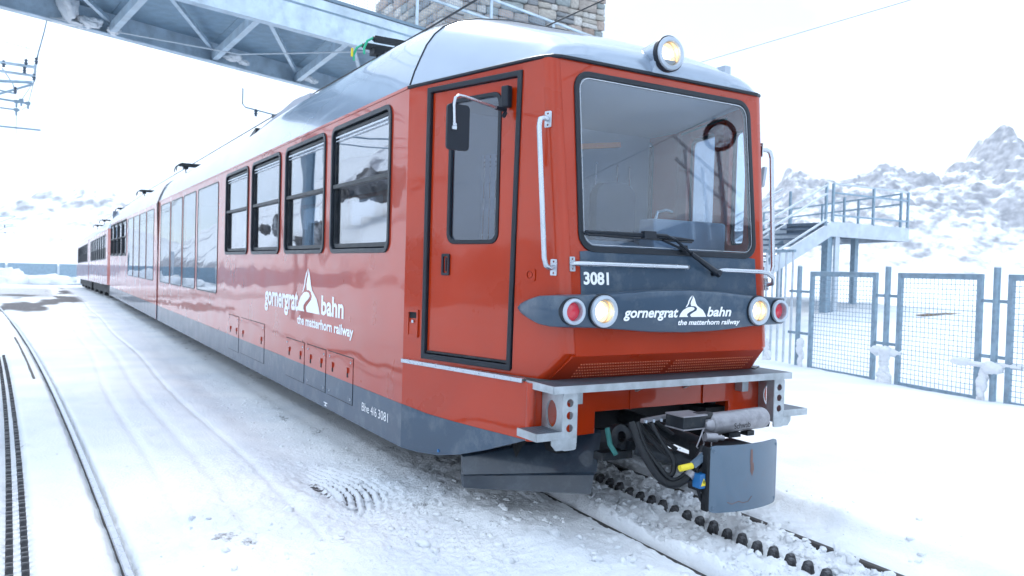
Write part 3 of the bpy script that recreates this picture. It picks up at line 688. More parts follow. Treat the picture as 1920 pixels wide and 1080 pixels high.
# lower chamfered panel with rows of slots
low0, low1 = faceY(1.105), faceY(1.105) + .165 * 1.1
LF = F((0, low1, .94), (1, 0, 0), (0, low0 - low1, .165), (0, -.165, low0 - low1))
wl0 = HW - .30853 * (1.38 - low1) - .05; wl1 = HW - .30853 * (1.38 - low0) - .05
LH = math.hypot(.165, low0 - low1)
MB().prism(LF, [(-wl0, 0), (wl0, 0), (wl1, LH), (-wl1, LH)], (), -.04, 0.001).obj('bumper_panel', M_RED, car)
b = MB()
for r_ in range(5):
    for i in range(76):
        a = -.77 + i * .0206
        if i % 38 < 2: continue
        b.fbox(LF, a, a + .010, .03 + r_ * .032, .037 + r_ * .032, .0, .006)
b.obj('vent_slots', mk('slot_glint', (.62, .17, .09), .35, coat=.5), car, kind='stuff')  # lighter red paints in the reflection along the dashes
# --- lamp cowl wrapping round the front
def cowl():
    st = []
    n_ = 26
    tipL = CL.p(1.12, 0, .0); corner = Vector((-.884, -.049, 0))
    path = []
    for t in np.linspace(0, 1, 9)[:-1]:
        o_ = .012 + .10 * t ** .8; p = CL.p(1.12 + (1.40 - 1.12) * t, 0, o_); path.append((p, t))
    path.append((Vector((-1.005, -.07, 0)), 1.)); path.append((Vector((-.968, -.115, 0)), 1.02)); path.append((Vector((-.90, -.130, 0)), 1.06))
    for x in np.linspace(-.82, 0, 9): path.append((Vector((x, -.132 - .018 * (1 - (x / .82) ** 2), 0)), 1.06 + (x + .82)))
    path = path + [(Vector((-p.x, p.y, 0)), t) for p, t in path[::-1][1:]]
    secs = []
    for p, t in path:
        ax = abs(p.x)
        if t < 1: hh = .006 + .088 * t ** .62
        else: hh = float(np.interp(ax, [0, .3, .65, .9, 1.01], [.139, .131, .104, .096, .094]))
        zc = 1.384
        # inward direction
        if t < 1: inn = -CL.n if p.x < 0 else -CR.n
        elif t < 1.05: inn = Vector((.75 * (-1 if p.x > 0 else 1), .66, 0))
        else: inn = Vector((0, 1, 0))
        dep = .03 + (.14 if t >= 1 else .11 * t)
        r_ = min(.014, hh * .4)
        ring = [p + inn * dep + Vector((0, 0, zc + hh)), p + inn * r_ + Vector((0, 0, zc + hh)), p + inn * r_ * .3 + Vector((0, 0, zc + hh - r_ * .3)), p + Vector((0, 0, zc + hh - r_)), p + Vector((0, 0, zc - hh + r_)), p + inn * r_ * .3 + Vector((0, 0, zc - hh + r_ * .3)), p + inn * r_ + Vector((0, 0, zc - hh)), p + inn * dep + Vector((0, 0, zc - hh))]
        secs.append(ring)
    b = MB(); b.loft(secs, True, True); return b.obj('lamp_cowl', M_GREY, car, smooth=True, ang=40)
cw = cowl()
def bore(o, cuts):
    """bore round openings for the lamps through a part"""
    b = MB()
    for c, r_ in cuts: b.lathe(Vector(c) + Vector((0, .09, 0)), (0, -1, 0), [(.0001, 0), (r_, 0), (r_, .2), (.0001, .2)], 28)
    k_ = b.obj('lamp_bore', M_RUB, None); m_ = o.modifiers.new('bore', 'BOOLEAN'); m_.operation = 'DIFFERENCE'; m_.object = k_; m_.solver = 'EXACT'
    bpy.context.view_layer.update()
    me = bpy.data.meshes.new_from_object(o.evaluated_get(bpy.context.evaluated_depsgraph_get())); o.modifiers.clear(); o.data = me
    bpy.data.objects.remove(k_)
bore(cw, [((sg * .672, -.142, 1.386), .092) for sg in (-1, 1)] + [((sg * .890, -.134, 1.384), .072) for sg in (-1, 1)])
# headlights and tail lights
def lamp(c, R_, name, tail=False, roof=False, par=car):
    c = Vector(c); ax = Vector((0, -1, 0))
    b = MB(); b.cur = 0
    b.lathe(c, ax, [(R_, -.03), (R_, .012), (R_ * .97, .02), (R_ * .78, .024), (R_ * .72, .018), (R_ * .70, -.04)]); 
    b.cur = 1; b.lathe(c, ax, [(R_ * 1.07, -.03), (R_ * 1.07, .004), (R_ * .98, .006)])
    lp = b.obj(name, [M_CHROME, M_RUB], par, smooth=True, ang=35)
    if tail:
        MB().lathe(c, ax, [(0.0001, -.004), (R_ * .4, -.006), (R_ * .705, -.016)], 24).obj('red_lens', M_TAIL, lp, smooth=True)
        MB().lathe(c, ax, [(R_ * .7, -.001), (.0001, -.001)], 24).obj('lens', M_LENS, lp)
    else:
        MB().lathe(c, ax, [(R_ * .70, .0), (R_ * .695, -.028), (R_ * .60, -.034), (R_ * .58, -.06), (R_ * .3, -.095)], 28).obj('reflector', M_BOWL, lp, smooth=True, ang=40)
        MB().lathe(c, ax, [(R_ * .585, -.058), (R_ * .36, -.07), (.0001, -.075)], 28).obj('glow_disc', M_GLOW, lp, smooth=True)
        MB().lathe(c, ax, [(R_ * .14, -.068), (R_ * .12, -.05), (.0001, -.044)], 14).obj('bulb', M_BULB, lp, smooth=True)
        MB().lathe(c, ax, [(R_ * .705, .006), (R_ * .5, .012), (.0001, .015)], 28).obj('lens', M_LENS, lp, smooth=True)
    return lp
lamp((-.672, -.146, 1.386), .100, 'headlight'); lamp((.672, -.146, 1.386), .100, 'headlight')
lamp((-.890, -.138, 1.384), .080, 'tail_light', True); lamp((.890, -.138, 1.384), .080, 'tail_light', True)
FC = F((0, -.150, 0), (1, 0, 0), (0, 0, 1), (0, -1, 0))
b = MB()
put_text(b, 'gornergrat', FC, -.52, -.072, 1.348, .088, bold=.028, shear=.22); put_logo(b, FC, -.063, .175, 1.348, .142); put_text(b, 'bahn', FC, .182, .405, 1.352, .088, bold=.028, shear=.22)
put_text(b, 'the matterhorn railway', FC, -.072, .49, 1.297, .046, bold=.028, shear=.22)
b.obj('front_lettering', M_WHITE, car)
# --- side lettering
b = MB(); FT = F((-HW, 0, 0), (0, -1, 0), (0, 0, 1), (-1, 0, 0))
put_text(b, 'gornergrat', FT, -5.50, -4.12, 1.150, .31, bold=.03); put_logo(b, FT, -4.135, -3.38, 1.150, .435); put_text(b, 'bahn', FT, -3.335, -2.70, 1.160, .245, bold=.03)
put_text(b, 'the matterhorn railway', FT, -4.13, -2.44, 1.015, .125, bold=.03)
b.obj('side_lettering', M_WHITE, car)
for t_, a_, c_ in (('Bhe', -2.195, -2.03), ('4/6', -1.995, -1.865), ('3081', -1.83, -1.63)):
    b = MB(); put_text(b, t_, FT, a_, c_, .437, .10, bold=-.002); b.obj('number_lettering', M_WHITE, car)
b = MB(); b.fbox(FT, -3.20, -3.10, .345, .352, 0, .003).fbox(FT, -3.156, -3.144, .325, .345, 0, .003).fbox(FT, -3.18, -3.12, .318, .325, 0, .003); b.obj('jacking_mark', M_WHITE, car)
b = MB(); b.prism(SL_, circ(.44, .355, .011, 10), (), 0, .006); b.obj('blue_plug', M_BLUE, car)
# --- hatches on the side
for (y0, y1, z0, z1, nb) in ((2.43, 3.095, .442, .834, 4), (3.17, 3.77, .442, .832, 4), (3.86, 4.535, .437, .833, 2), (5.50, 6.75, .442, .90, 2), (6.885, 7.52, .43, .897, 2)):
    b = MB(); b.fbox(FL, y0 - .007, y1 + .007, z0 - .007, z1 + .007, 0, .0015); gp = b.obj('hatch', M_DARK, car)
    b = MB(); b.cur = 0; b.fbox(FL, y0, y1, .62, z1, .0, .004); b.cur = 1; b.fbox(FL, y0, y1, z0, .62, .0, .004); b.obj('hatch_panel', [M_RED, M_GREY], gp)
    for yy in (y0 + .13, y1 - .13):
        b = MB(); b.cur = 0; b.fbox(FL, yy - .016, yy + .016, .70, .745, .004, .016); b.cur = 1; b.fbox(FL, yy - .016, yy + .016, .66, .70, .004, .007); b.obj('latch', [M_RED, M_DARK], gp)
    for (yy, zz) in [(y0 + .05, z1 - .04), (y1 - .05, z1 - .04), (y0 + .05, z0 + .04), (y1 - .05, z0 + .04)][:nb]:
        MB().prism(FL, circ(yy, zz, .012, 8), (), .004, .008).obj('screw', M_ALU, gp)
# --- lower cab skirt, chamfered towards the front
bot = [(0, .30), (.19, .302), (.43, .322), (.655, .368), (.92, .448), (1.115, .515), (1.285, .575)]
bd = [(0, .622), (.297, .594), (.589, .584), (.861, .580), (1.285, .577)]
for f in (SL_, SR_):
    MB().prism(f, bd + [(1.31, .577), (1.31, .935), (0, .945)], (), -.04, 0).obj('cab_skirt', M_RED, car)
    MB().prism(f, bot + [(q[0], q[1] - .0015) for q in bd[::-1]][0:], (), -.04, 0).obj('cab_skirt', M_GREY, car)
b = MB()
FB = F((0, .075, 0), (1, 0, 0), (0, 0, 1), (0, -1, 0))
b.prism(FB, [(-1.022, .578), (-.545, .588), (-.545, .728), (.645, .728), (.645, .588), (1.022, .578), (1.022, .935), (-1.022, .935)], (), -.035, 0)
b.obj('buffer_beam', M_RED, car, bevel=.004)
b = MB(); b.fbox(FB, -.268, -.258, .728, .93, 0, .012).fbox(FB, .383, .393, .728, .93, 0, .012); b.obj('beam_rib', M_RED, car)
for sg in (-1, 1):
    b = MB(); b.add([Vector((sg * q[0], q[1], q[2])) for q in [(.20, .07, .93), (.20, -.08, .93), (.20, -.08, .915), (.20, .07, .84), (.225, .07, .93), (.225, -.08, .93), (.225, -.08, .915), (.225, .07, .84)]], [(0, 1, 2, 3), (7, 6, 5, 4), (0, 4, 5, 1), (1, 5, 6, 2), (2, 6, 7, 3), (3, 7, 4, 0)])
    b.obj('beam_gusset', M_GALV, car)
    b = MB(); b.tube([(sg * 1.018, .098, z) for z in (.578, .935)], .03, 12); b.obj('corner_post', M_RED, car, smooth=True, ang=60)
# --- platform and edge strip
b = MB(); b.prism(F((0, 0, .905), (1, 0, 0), (0, 1, 0), (0, 0, 1)), [(-1.02, -.155), (1.02, -.155), (1.02, .16), (.9, .20), (-.9, .20), (-1.02, .16)], (), .0, .038); b.obj('front_step', M_TREAD, car)
b = MB(); b.bx((-1.024, -.163, .900), (1.024, -.155, .945)).bx((-1.028, -.155, .900), (-1.02, .16, .945)).bx((1.02, -.155, .900), (1.028, .16, .945)); b.obj('step_edge', M_GALV, car)
for f, cf in ((SL_, CL), (SR_, CR)):
    q0 = f.p(0, 0, .012); q1 = f.p(1.25, 0, .012); i0 = cf.p(0, 0, -.02); i1 = cf.p(1.38, 0, -.02)
    b = MB(); zt, zb = .950, .938
    vs = [Vector((q.x, q.y, z)) for z in (zb, zt) for q in (q0, q1, i1, i0)]
    b.add(vs, [(0, 1, 2, 3), (7, 6, 5, 4), (0, 4, 5, 1), (1, 5, 6, 2), (2, 6, 7, 3), (3, 7, 4, 0)]); b.obj('side_step', M_BTREAD, car)
    b = MB(); b.fbox(f, 0, 1.25, .926, .954, -.028, .018); b.obj('step_edge', M_ALU, car, bevel=.003)
    b = MB(); 
    for i in range(8): b.prism(f, circ(.1 + i * .15, .940, .006, 6), (), .018, .021)
    b.obj('rivet', M_CHROME, car, kind='stuff')
# --- step brackets
for sg in (-1, 1):
    fx = F((sg * .95, 0, 0), (0, 1, 0), (0, 0, 1), (sg, 0, 0))
    br = MB(); br.prism(fx, [(-.15, .60), (-.15, .90), (.07, .90), (.07, .66), (.0, .60)], [circ(-.035, .765, .058, 24, .082)], -.006, .006)
    br = br.obj('step_bracket', M_GALV, car)
    fy_ = F((sg * .905, -.151, 0), (sg, 0, 0), (0, 0, 1), (0, -1, 0))
    MB().prism(fy_, rrect(-.052, .56, .052, .902, .02, 3), [circ(0, .842, .024, 16), circ(0, .768, .024, 16), circ(0, .692, .024, 16)], -.003, .006).obj('bracket_flange', M_GALV, br)
    MB().fbox(fy_, -.056, -.046, .60, .90, -.06, .004).obj('bracket_flange', M_GALV, br)
    b = MB(); b.bx((sg * .958, -.15, .655), (sg * (1.13 if sg < 0 else 1.2), .06, .672)); b.obj('step_tread', M_TREAD, br)
    b = MB(); b.bx((sg * .958, -.158, .628), (sg * (1.135 if sg < 0 else 1.205), -.15, .674)).bx((sg * (1.13 if sg < 0 else 1.2), -.15, .628), (sg * (1.138 if sg < 0 else 1.208), .06, .674)); b.prism(F((0, -.16, 0), (1, 0, 0), (0, 0, 1), (0, -1, 0)), [(sg * .855, .565), (sg * 1.0, .565), (sg * 1.03, .60), (sg * 1.03, .63), (sg * .86, .63)], (), -.012, -.002); b.obj('step_lip', M_GALV, br)
    b = MB(); b.bx((sg * .70, .0, .80), (sg * .76, .07, .905)); b.obj('bracket_flange', M_GALV, br)
# --- front rails
def frontbar(pts, plates):
    b = MB(); b.tube([FF_.p(a, fz(z), c) for a, z, c in pts], .0155, 10); o = b.obj('handrail', M_ALU, car, smooth=True, ang=60)
    for a, z in plates: MB().prism(FF_, rrect(a - .02, fz(z) - .045, a + .02, fz(z) + .045, .005), [circ(a, fz(z) - .03, .006, 8), circ(a, fz(z) + .03, .006, 8)], 0, .008).obj('mounting_plate', M_ALU, o)
frontbar([(-.82, 1.668, .0), (-.818, 1.668, .04), (-.78, 1.668, .05), (.07, 1.668, .05), (.09, 1.668, .045), (.095, 1.668, .0)], [(-.82, 1.668)])
frontbar([(.405, 1.655, 0), (.41, 1.655, .04), (.44, 1.655, .055), (.76, 1.652, .06), (.82, 1.645, .07), (.87, 1.61, .08), (.885, 1.57, .06), (.885, 1.565, .0)], [(.88, 1.57)])
# --- wiper
wp = MB().tube([FF_.p(.353, fz(1.635), c) for c in (0, .075)], .02, 10).obj('wiper', M_RUB, car)
b = MB(); b.tube([FF_.p(.37, fz(1.625), .05), FF_.p(.30, fz(1.66), .055), FF_.p(.12, fz(1.76), .05)], [.024, .022, .016], 8); b.tube([FF_.p(.12, fz(1.76), .05), FF_.p(-.02, fz(1.845), .055), FF_.p(-.10, fz(1.868), .06), FF_.p(-.235, fz(1.872), .05)], .010, 6); b.obj('wiper_arm', M_RUB, wp, smooth=True, ang=60)
b = MB(); b.tube([FF_.p(-.734, fz(1.869), .03), FF_.p(-.5, fz(1.866), .036), FF_.p(-.25, fz(1.864), .04), FF_.p(.0, fz(1.856), .036), FF_.p(.162, fz(1.851), .03)], [.008, .013, .016, .013, .008], 6); b.tube([FF_.p(-.73, fz(1.855), .018), FF_.p(.16, fz(1.838), .018)], .006, 5); b.fbox(FF_, -.29, -.19, fz(1.845), fz(1.89), .03, .065); b.obj('wiper_blade', M_RUB, wp)
b = MB(); b.tube([FF_.p(-.12, fz(1.84), .045), FF_.p(.05, fz(1.79), .035), FF_.p(.1, fz(1.775), .02)], .009, 6); b.fbox(FF_, .06, .11, fz(1.77), fz(1.815), .0, .03); b.obj('wiper_link', M_RUB, wp)
# --- roof headlight in its own pod
b = MB(); pc = Vector((-.035, .045, 3.072)); secs = []
for t in np.linspace(0, 1, 8):
    y = .06 + .40 * t; r_ = .117 * (1 - .80 * t ** 1.1); zc = 3.085 + .045 * t
    secs.append([Vector((-.035 + r_ * math.cos(a), y, zc + r_ * math.sin(a))) for a in np.linspace(0, 2 * math.pi, 21)[:-1]])
b.loft(secs, True, False)
b.add([Vector(q) for q in [(-.14, .10, 2.955), (.075, .10, 2.955), (.066, .062, 3.05), (-.136, .062, 3.05), (-.17, .3, 2.99), (.10, .3, 2.99)]], [(0, 1, 2, 3), (4, 0, 3), (1, 5, 2), (4, 5, 1, 0)])
b.obj('lamp_pod', M_ROOF, car, smooth=True, ang=40); lamp((-.035, .050, 3.088), .112, 'roof_headlight')
MB().bx((.78, .35, 3.12), (.84, .45, 3.2)).obj('roof_bracket', M_CHROME, car)
# --- mirrors
def mirror(f, sg):
    mt = MB().fbox(f, .955, 1.015, 2.66, 2.80, 0, .05).obj('mirror', M_MIRB, car, bevel=.01)
    b = MB(); b.tube([f.p(.985, 2.63, .03), f.p(.985, 2.60, .05)], .014, 8); b.tube([f.p(.985, 2.645, .03), f.p(.985, 2.645, .12)], .014, 8); b.obj('mirror_joint', M_RUB, mt)
    arm = [f.p(.985, 2.645, .10), f.p(.985, 2.665, .40), f.p(.985, 2.662, .45), f.p(.985, 2.645, .475), f.p(.985, 2.60, .485), f.p(.985, 2.485, .478)]
    b = MB(); b.tube(arm, .0095, 10); b.obj('mirror_arm', M_ALU, mt, smooth=True, ang=60)
    e = arm[-1]; fm = F((e.x + sg * -.012, e.y + .03, e.z), (1, 0, 0), (0, 0, 1), (0, -1, 0))
    MB().prism(fm, rrect(-.055, -.15, .095, .125, .025), (), 0, .022).obj('mirror_housing', M_MIRB, mt, bevel=.006)
    MB().prism(fm, rrect(-.048, -.143, .088, .118, .02), (), -.004, -.001).obj('mirror_glass', M_MIRROR, mt)
    b = MB(); b.tube([e + Vector((-.012, .004, .0)), e + Vector((.012, .004, 0))], .012, 8); b.box(e + Vector((0, .006, -.02)), (.03, .02, .02)); b.obj('mirror_clamp', M_ALU, mt)
mirror(CL, -1)
ip = MB().fbox(CL, .40, .95, 1.0, 2.45, -.40, -.36).obj('inner_panel', M_INT, car)
for i in range(9): MB().fbox(CL, .43 + i * .058, .438 + i * .058, 1.0, 2.44, -.36, -.354).obj('panel_rib', M_ALU, ip)
b = MB(); b.fbox(CL, .60, .665, 1.80, 1.98, -.354, -.34); b.obj('lock_plate', M_WHITE, ip)
MB().tube([CL.p(.63, 1.93, -.34), CL.p(.63, 1.93, -.30), CL.p(.76, 1.93, -.30)], .010, 8).obj('lock_lever', M_ALU, ip)
b = MB(); b.tube([CR.p(1.1, 2.62, .0), CR.p(1.05, 2.64, .12), CR.p(1.03, 2.60, .17), CR.p(1.03, 2.45, .17)], .009, 8); rm = b.obj('mirror', M_ALU, car, smooth=True, ang=60)
e = CR.p(1.03, 2.40, .19); MB().prism(F(e, (.5, .87, 0), (.15, 0, 1)), rrect(-.04, -.08, .04, .08, .02), (), 0, .02).obj('mirror_housing', M_CHROME, rm)
# --- cab interior
MB().bx((-.95, .25, 1.0), (.95, 1.75, 1.05)).obj('cab_floor', M_INTD, car)
b = MB(); b.prism(F((0, 1.75, 0), (1, 0, 0), (0, 0, 1), (0, -1, 0)), [(-1.26, 1.0), (1.26, 1.0), (1.26, 2.9), (-1.26, 2.9)], [], -.03, 0); b.obj('cab_partition', M_INT, car)
b = MB(); b.add([(-.74, .12, 1.70), (.78, .12, 1.70), (.78, .75, 1.86), (-.74, .75, 1.86), (-.74, .12, 1.0), (.78, .12, 1.0), (.78, .75, 1.0), (-.74, .75, 1.0)], [(0, 1, 2, 3), (0, 4, 5, 1), (3, 2, 6, 7), (0, 3, 7, 4), (1, 5, 6, 2)]); b.obj('dashboard', M_INT, car)
MB().bx((.25, .48, 1.80), (.98, .66, 2.03)).obj('console', M_INT, car, bevel=.02)
b = MB(); b.prism(F((.42, 1.15, 0), (1, 0, 0), (0, 0, 1), (0, -1, 0)), rrect(-.2, 1.6, .2, 2.36, .13), (), -.1, 0); b.obj('driver_seat', M_SEAT, car, bevel=.03)
b = MB(); b.bx((.2, .8, 1.45), (.64, 1.2, 1.58)); b.obj('driver_seat_cushion', M_SEAT, car, bevel=.03)
b = MB(); b.tube([(.45, .7, 2.04), (.47, .7, 2.10), (.55, .7, 2.12), (.62, .7, 2.11)], .012, 8); b.obj('control_lever', M_ALU, car)
MB().bar((.36, 1.62, 2.70), (.80, 1.62, 2.76), .05, .045).obj('orange_shelf', M_ORANGE, car)
for xx in (.62, .86, 1.0): MB().bx((xx, 1.715, 1.3), (xx + .012, 1.72, 2.6)).obj('cabinet_edge', M_ALU, car)
MB().prism(F((0, 0, 2.885), (1, 0, 0), (0, 1, 0), (0, 0, 1)), [(-.86, .16), (.86, .16), (1.27, 1.40), (1.27, 15.2), (-1.27, 15.2), (-1.27, 1.40)], (), 0, .02).obj('ceiling', M_INT, car)
MB().bx((-1.27, 1.78, .9), (1.27, 15.2, .95)).obj('floor', M_INTD, car)
MB().bx((-1.27, 15.2, .4), (1.27, 15.25, 2.92)).obj('end_wall', M_INT, car)
MB().bx((-1.27, 1.42, .84), (1.27, 15.2, .88)).obj('underfloor', M_DARK, car)
# passenger seats and orange grab rails
b = MB(); b.bx((-.0, 0, 1.35), (.9, .42, 1.45)); b.bx((0, .42, 1.35), (.9, .50, 2.05)); b.bx((.05, .05, .95), (.85, .35, 1.35))
seat0 = MB(); seat0.v = [v + Vector((-1.24, 2.1, 0)) for v in b.v]; seat0.f = b.f; seat0.mi = b.mi
seat0 = seat0.obj('passenger_seat', M_SEAT, car, bevel=.03)
first = True
for i in range(8):
    for xx in (0, 1.58):
        if i == 0 and xx == 0: continue
        dup(seat0, (xx, i * 1.55, 0), car)
for yy in (2.3, 3.75, 6.6): 
    MB().tube([(.9, yy, 2.2), (.9, yy + .75, 2.2)], .03, 8).obj('orange_rail', M_ORANGE, car)
MB().bx((-1.2, Y2 + .1, .9), (1.2, E2 - .1, .95)).obj('floor', M_INTD, car)
MB().bx((-1.2, Y2 + .1, 2.87), (1.2, E2 - .1, 2.9)).obj('ceiling', M_INT, car)
MB().bx((-.02, Y2 + .2, .95), (.02, E2 - .2, 2.87)).obj('aisle_partition', M_INT, car)
# --- underframe, axle boxes
b = MB(); b.bx((-.95, .5, .62), (.95, 1.42, .90)); b.bx((-.85, 1.42, .45), (.85, 15.2, .83)); b.bx((-.85, 15.5, .45), (.85, 28.8, .83)); b.bx((-.9, .45, .35), (.9, .5, .9)); b.obj('underframe', M_DARK, car)
for y0 in (3.2, 5.4, 12.4, 18, 25):
    for sg in (-1, 1): MB().lathe((sg * .52, y0, .36), (1, 0, 0), [(.001, -.06), (.33, -.06), (.36, -.05), (.36, .05), (.33, .06), (.001, .06)], 24).obj('wheel', M_RAILS, car, smooth=True, ang=40)
b = MB(); b.lathe((-.50, .32, .40), (0, 0, 1), [(.001, 0), (.06, 0), (.06, .10), (.045, .11), (.045, .20), (.055, .21), (.055, .3), (.001, .3)], 16); b.bx((-.45, .25, .48), (-.1, .33, .56)); b.obj('suspension_strut', M_BLKMET, car, smooth=True, ang=40)
b = MB(); b.lathe((-.50, .32, .46), (0, 0, 1), [(.058, 0), (.064, .01), (.058, .02), (.064, .03), (.058, .04)], 16); b.obj('spring_ring', M_CHROME, car)
# --- ploughs
for sg in (-1, 1):
    tl, tr, brp, bl = (-1.15, .72, .354), (-.47, .10, .585), (-.60, .02, .215), (-1.15, .70, .150)
    T = lambda q, d=0.: Vector((-sg * q[0], q[1] + d, q[2]))
    mix = lambda p, q, t: tuple(p[i] * (1 - t) + q[i] * t for i in range(3))
    ml = mix(tl, bl, .52); mr = mix(tr, brp, .62); ml = (ml[0] - .015, ml[1] - .03, ml[2]); mr = (mr[0] - .012, mr[1] - .035, mr[2])
    ml2 = mix(ml, bl, .2); ml2 = (ml2[0] + .01, ml2[1] + .03, ml2[2]); mr2 = mix(mr, brp, .2); mr2 = (mr2[0] + .01, mr2[1] + .03, mr2[2])
    rows = [(tl, tr), (ml, mr), (ml2, mr2), (bl, brp)]
    sec = []
    for l_, r_ in rows: sec.append([T(mix(l_, r_, t)) for t in (0, .03, .5, .97, 1)])
    back = [[v + Vector((0, .035, .012)) for v in s_] for s_ in sec]
    b = MB(); b.loft(sec); b.loft(back)
    n5 = 5
    for s_, t_ in ((sec[0], back[0]), (sec[-1], back[-1])): b.loft([s_, t_])
    b.loft([[s_[0] for s_ in sec], [s_[0] for s_ in back]]); b.loft([[s_[-1] for s_ in sec], [s_[-1] for s_ in back]])
    b.obj('snow_plough', M_PLOUGH, car, smooth=True, ang=20)
    MB().bx((sg * .55, .2, .45), (sg * .75, .6, .66)).obj('plough_bracket', M_DARK, car)
# --- coupler
cp = MB(); cp.tube([(0, .6, .60), (-.02, .1, .585), (0, -.42, .53)], .055, 12); cp = cp.obj('coupler', M_BLKMET, car, smooth=True, ang=60)
sec = []
for x in np.linspace(-.265, .30, 13):
    t = (x - .0175) / .2825; yy = -.72 + .06 * t * t
    sec.append([Vector((x, yy, z)) for z in (.245, .63)])
b = MB()
fsh = []
for a in rrect(-.265, .240, .30, .632, .035, 4): fsh.append(a)
def yb(x): t = (x - .0175) / .2825; return -.72 + .055 * t * t
# curved shield: subdivided rounded outline
cols = np.linspace(-.265, .30, 15)
def zr(x, top):
    e = min(x + .265, .30 - x); r_ = .035; d_ = 0 if e >= r_ else r_ - math.sqrt(max(0, r_ * r_ - (r_ - e) ** 2))
    return .632 - d_ if top else .240 + d_
secs = [[Vector((x, yb(x), zr(x, False))), Vector((x, yb(x), zr(x, True))), Vector((x, yb(x) + .014, zr(x, True))), Vector((x, yb(x) + .014, zr(x, False)))] for x in np.sort(np.concatenate([cols, [-.255, -.245, .29, .28]]))]
b.loft(secs, True, True); b.obj('coupler_shield', M_SHIELD, cp, smooth=True, ang=40)
b = MB()
for (x, z0_, z1_, w0) in ((.02, .60, .47, .010), (.028, .52, .44, .014)):
    b.add([Vector((x - w0, yb(x) - .0015, z0_)), Vector((x + w0 * .6, yb(x) - .0015, z0_)), Vector((x + w0, yb(x) - .0015, (z0_ + z1_) / 2)), Vector((x, yb(x) - .0015, z1_)), Vector((x - w0 * 1.2, yb(x) - .0015, (z0_ + z1_) / 2 - .01))], [(0, 1, 2, 3, 4)])
b.tube([(-.15, yb(-.15) - .001, .30), (-.12, yb(-.12) - .001, .287), (-.07, yb(-.07) - .001, .30), (-.04, yb(-.04) - .001, .288), (-.0, yb(0) - .001, .292), (.03, yb(.03) - .001, .32)], .002, 4)
b.obj('rust_stain', M_RUST, cp)
b = MB(); b.bx((-.285, -.67, .25), (-.262, -.62, .625)).bx((-.262, -.655, .26), (.27, -.64, .61)); b.bx((-.20, -.64, .32), (.16, -.42, .60)); b.obj('coupler_head', M_DARK, cp, bevel=.008)
b = MB(); b.lathe((-.10, -.47, .712), (1, 0, .02), [(.001, 0), (.052, 0), (.066, .012), (.067, .06), (.067, .47), (.060, .487), (.001, .49)], 24); b.obj('air_cylinder', M_MUFF, cp, smooth=True, ang=40)
b = MB(); put_text(b, 'Schwab', F((0, -.538, .69), (1, 0, .02), (0, 0, 1), (0, -1, 0)), .06, .20, -.008, .05, bold=.0, c=.002); b.obj('cylinder_lettering', M_DARK, cp)
b = MB(); b.tube([(.365, -.50, .675), (.40, -.50, .675), (.405, -.50, .695)], .012, 8); b.bx((.06, -.50, .62), (.16, -.44, .65)); b.bx((.22, -.5, .62), (.28, -.44, .65)); b.obj('cylinder_mount', M_BLKMET, cp)
b = MB(); b.bx((-.34, -.52, .705), (-.16, -.36, .78)).bx((-.20, -.50, .745), (-.08, -.44, .79)); b.obj('valve_box', M_BLKMET, cp, bevel=.008)
b = MB(); b.fbox(F((0, -.522, 0), (1, 0, 0), (0, 0, 1), (0, -1, 0)), -.345, -.155, .778, .786, -.16, .004).fbox(F((0, -.522, 0), (1, 0, 0), (0, 0, 1), (0, -1, 0)), -.345, -.155, .70, .707, -.16, .004); b.obj('valve_box_rim', M_MUFF, cp)
b = MB(); b.lathe((-.185, -.54, .655), (1, -.2, -.1), [(.001, 0), (.025, 0), (.028, .01), (.028, .08), (.016, .085), (.016, .13), (.001, .13)], 14); b.lathe((-.17, -.52, .72), (1, -.1, 0), [(.001, 0), (.02, 0), (.035, .02), (.035, .05), (.001, .05)], 14); b.obj('valve', M_MUFF, cp, smooth=True, ang=40)
b = MB(); b.tube([(-.19, -.53, .70), (-.23, -.54, .64), (-.24, -.53, .60), (-.20, -.52, .57), (-.17, -.52, .61), (-.19, -.52, .67)], .005, 6); b.tube([(-.14, -.55, .64), (-.15, -.56, .56), (-.16, -.56, .48)], .004, 6); b.obj('thin_pipe', M_MUFF, cp)
b = MB(); b.fbox(F((-.46, -.30, .715), (1, 0, .08), (0, 0, 1)), 0, .26, 0, .022, -.03, .0); b.obj('hose_bracket', M_MUFF, cp)
def spline(P_, n_=8):
    P_ = [Vector(p) for p in P_]; P_ = [P_[0] * 2 - P_[1]] + P_ + [P_[-1] * 2 - P_[-2]]; o_ = []
    for i in range(1, len(P_) - 2):
        a, b_, c_, d_ = P_[i - 1:i + 3]
        for t in np.linspace(0, 1, n_, endpoint=False):
            t = float(t); o_.append(.5 * ((2 * b_) + (c_ - a) * t + (2 * a - 5 * b_ + 4 * c_ - d_) * t * t + (3 * b_ - a - 3 * c_ + d_) * t ** 3))
    return o_ + [P_[-2]]
for pts, r_ in (([(-.54, -.28, .72), (-.535, -.36, .60), (-.50, -.46, .46), (-.44, -.52, .395), (-.36, -.56, .42), (-.27, -.58, .51), (-.20, -.56, .58)], .024),
                ([(-.49, -.27, .715), (-.485, -.35, .58), (-.455, -.46, .47), (-.415, -.51, .415), (-.36, -.54, .43), (-.28, -.56, .52), (-.2, -.54, .6)], .018),
                ([(-.40, -.30, .705), (-.385, -.40, .60), (-.375, -.48, .52), (-.40, -.5, .445), (-.43, -.46, .44)], .015),
                ([(-.42, -.2, .70), (-.36, -.26, .60), (-.30, -.34, .52)], .015), ([(-.36, -.2, .70), (-.28, -.26, .60), (-.22, -.34, .54)], .013), ([(-.30, -.22, .70), (-.2, -.28, .62)], .013)):
    MB().tube(spline(pts), r_, 9).obj('air_hose', M_HOSE, cp, smooth=True, ang=60)
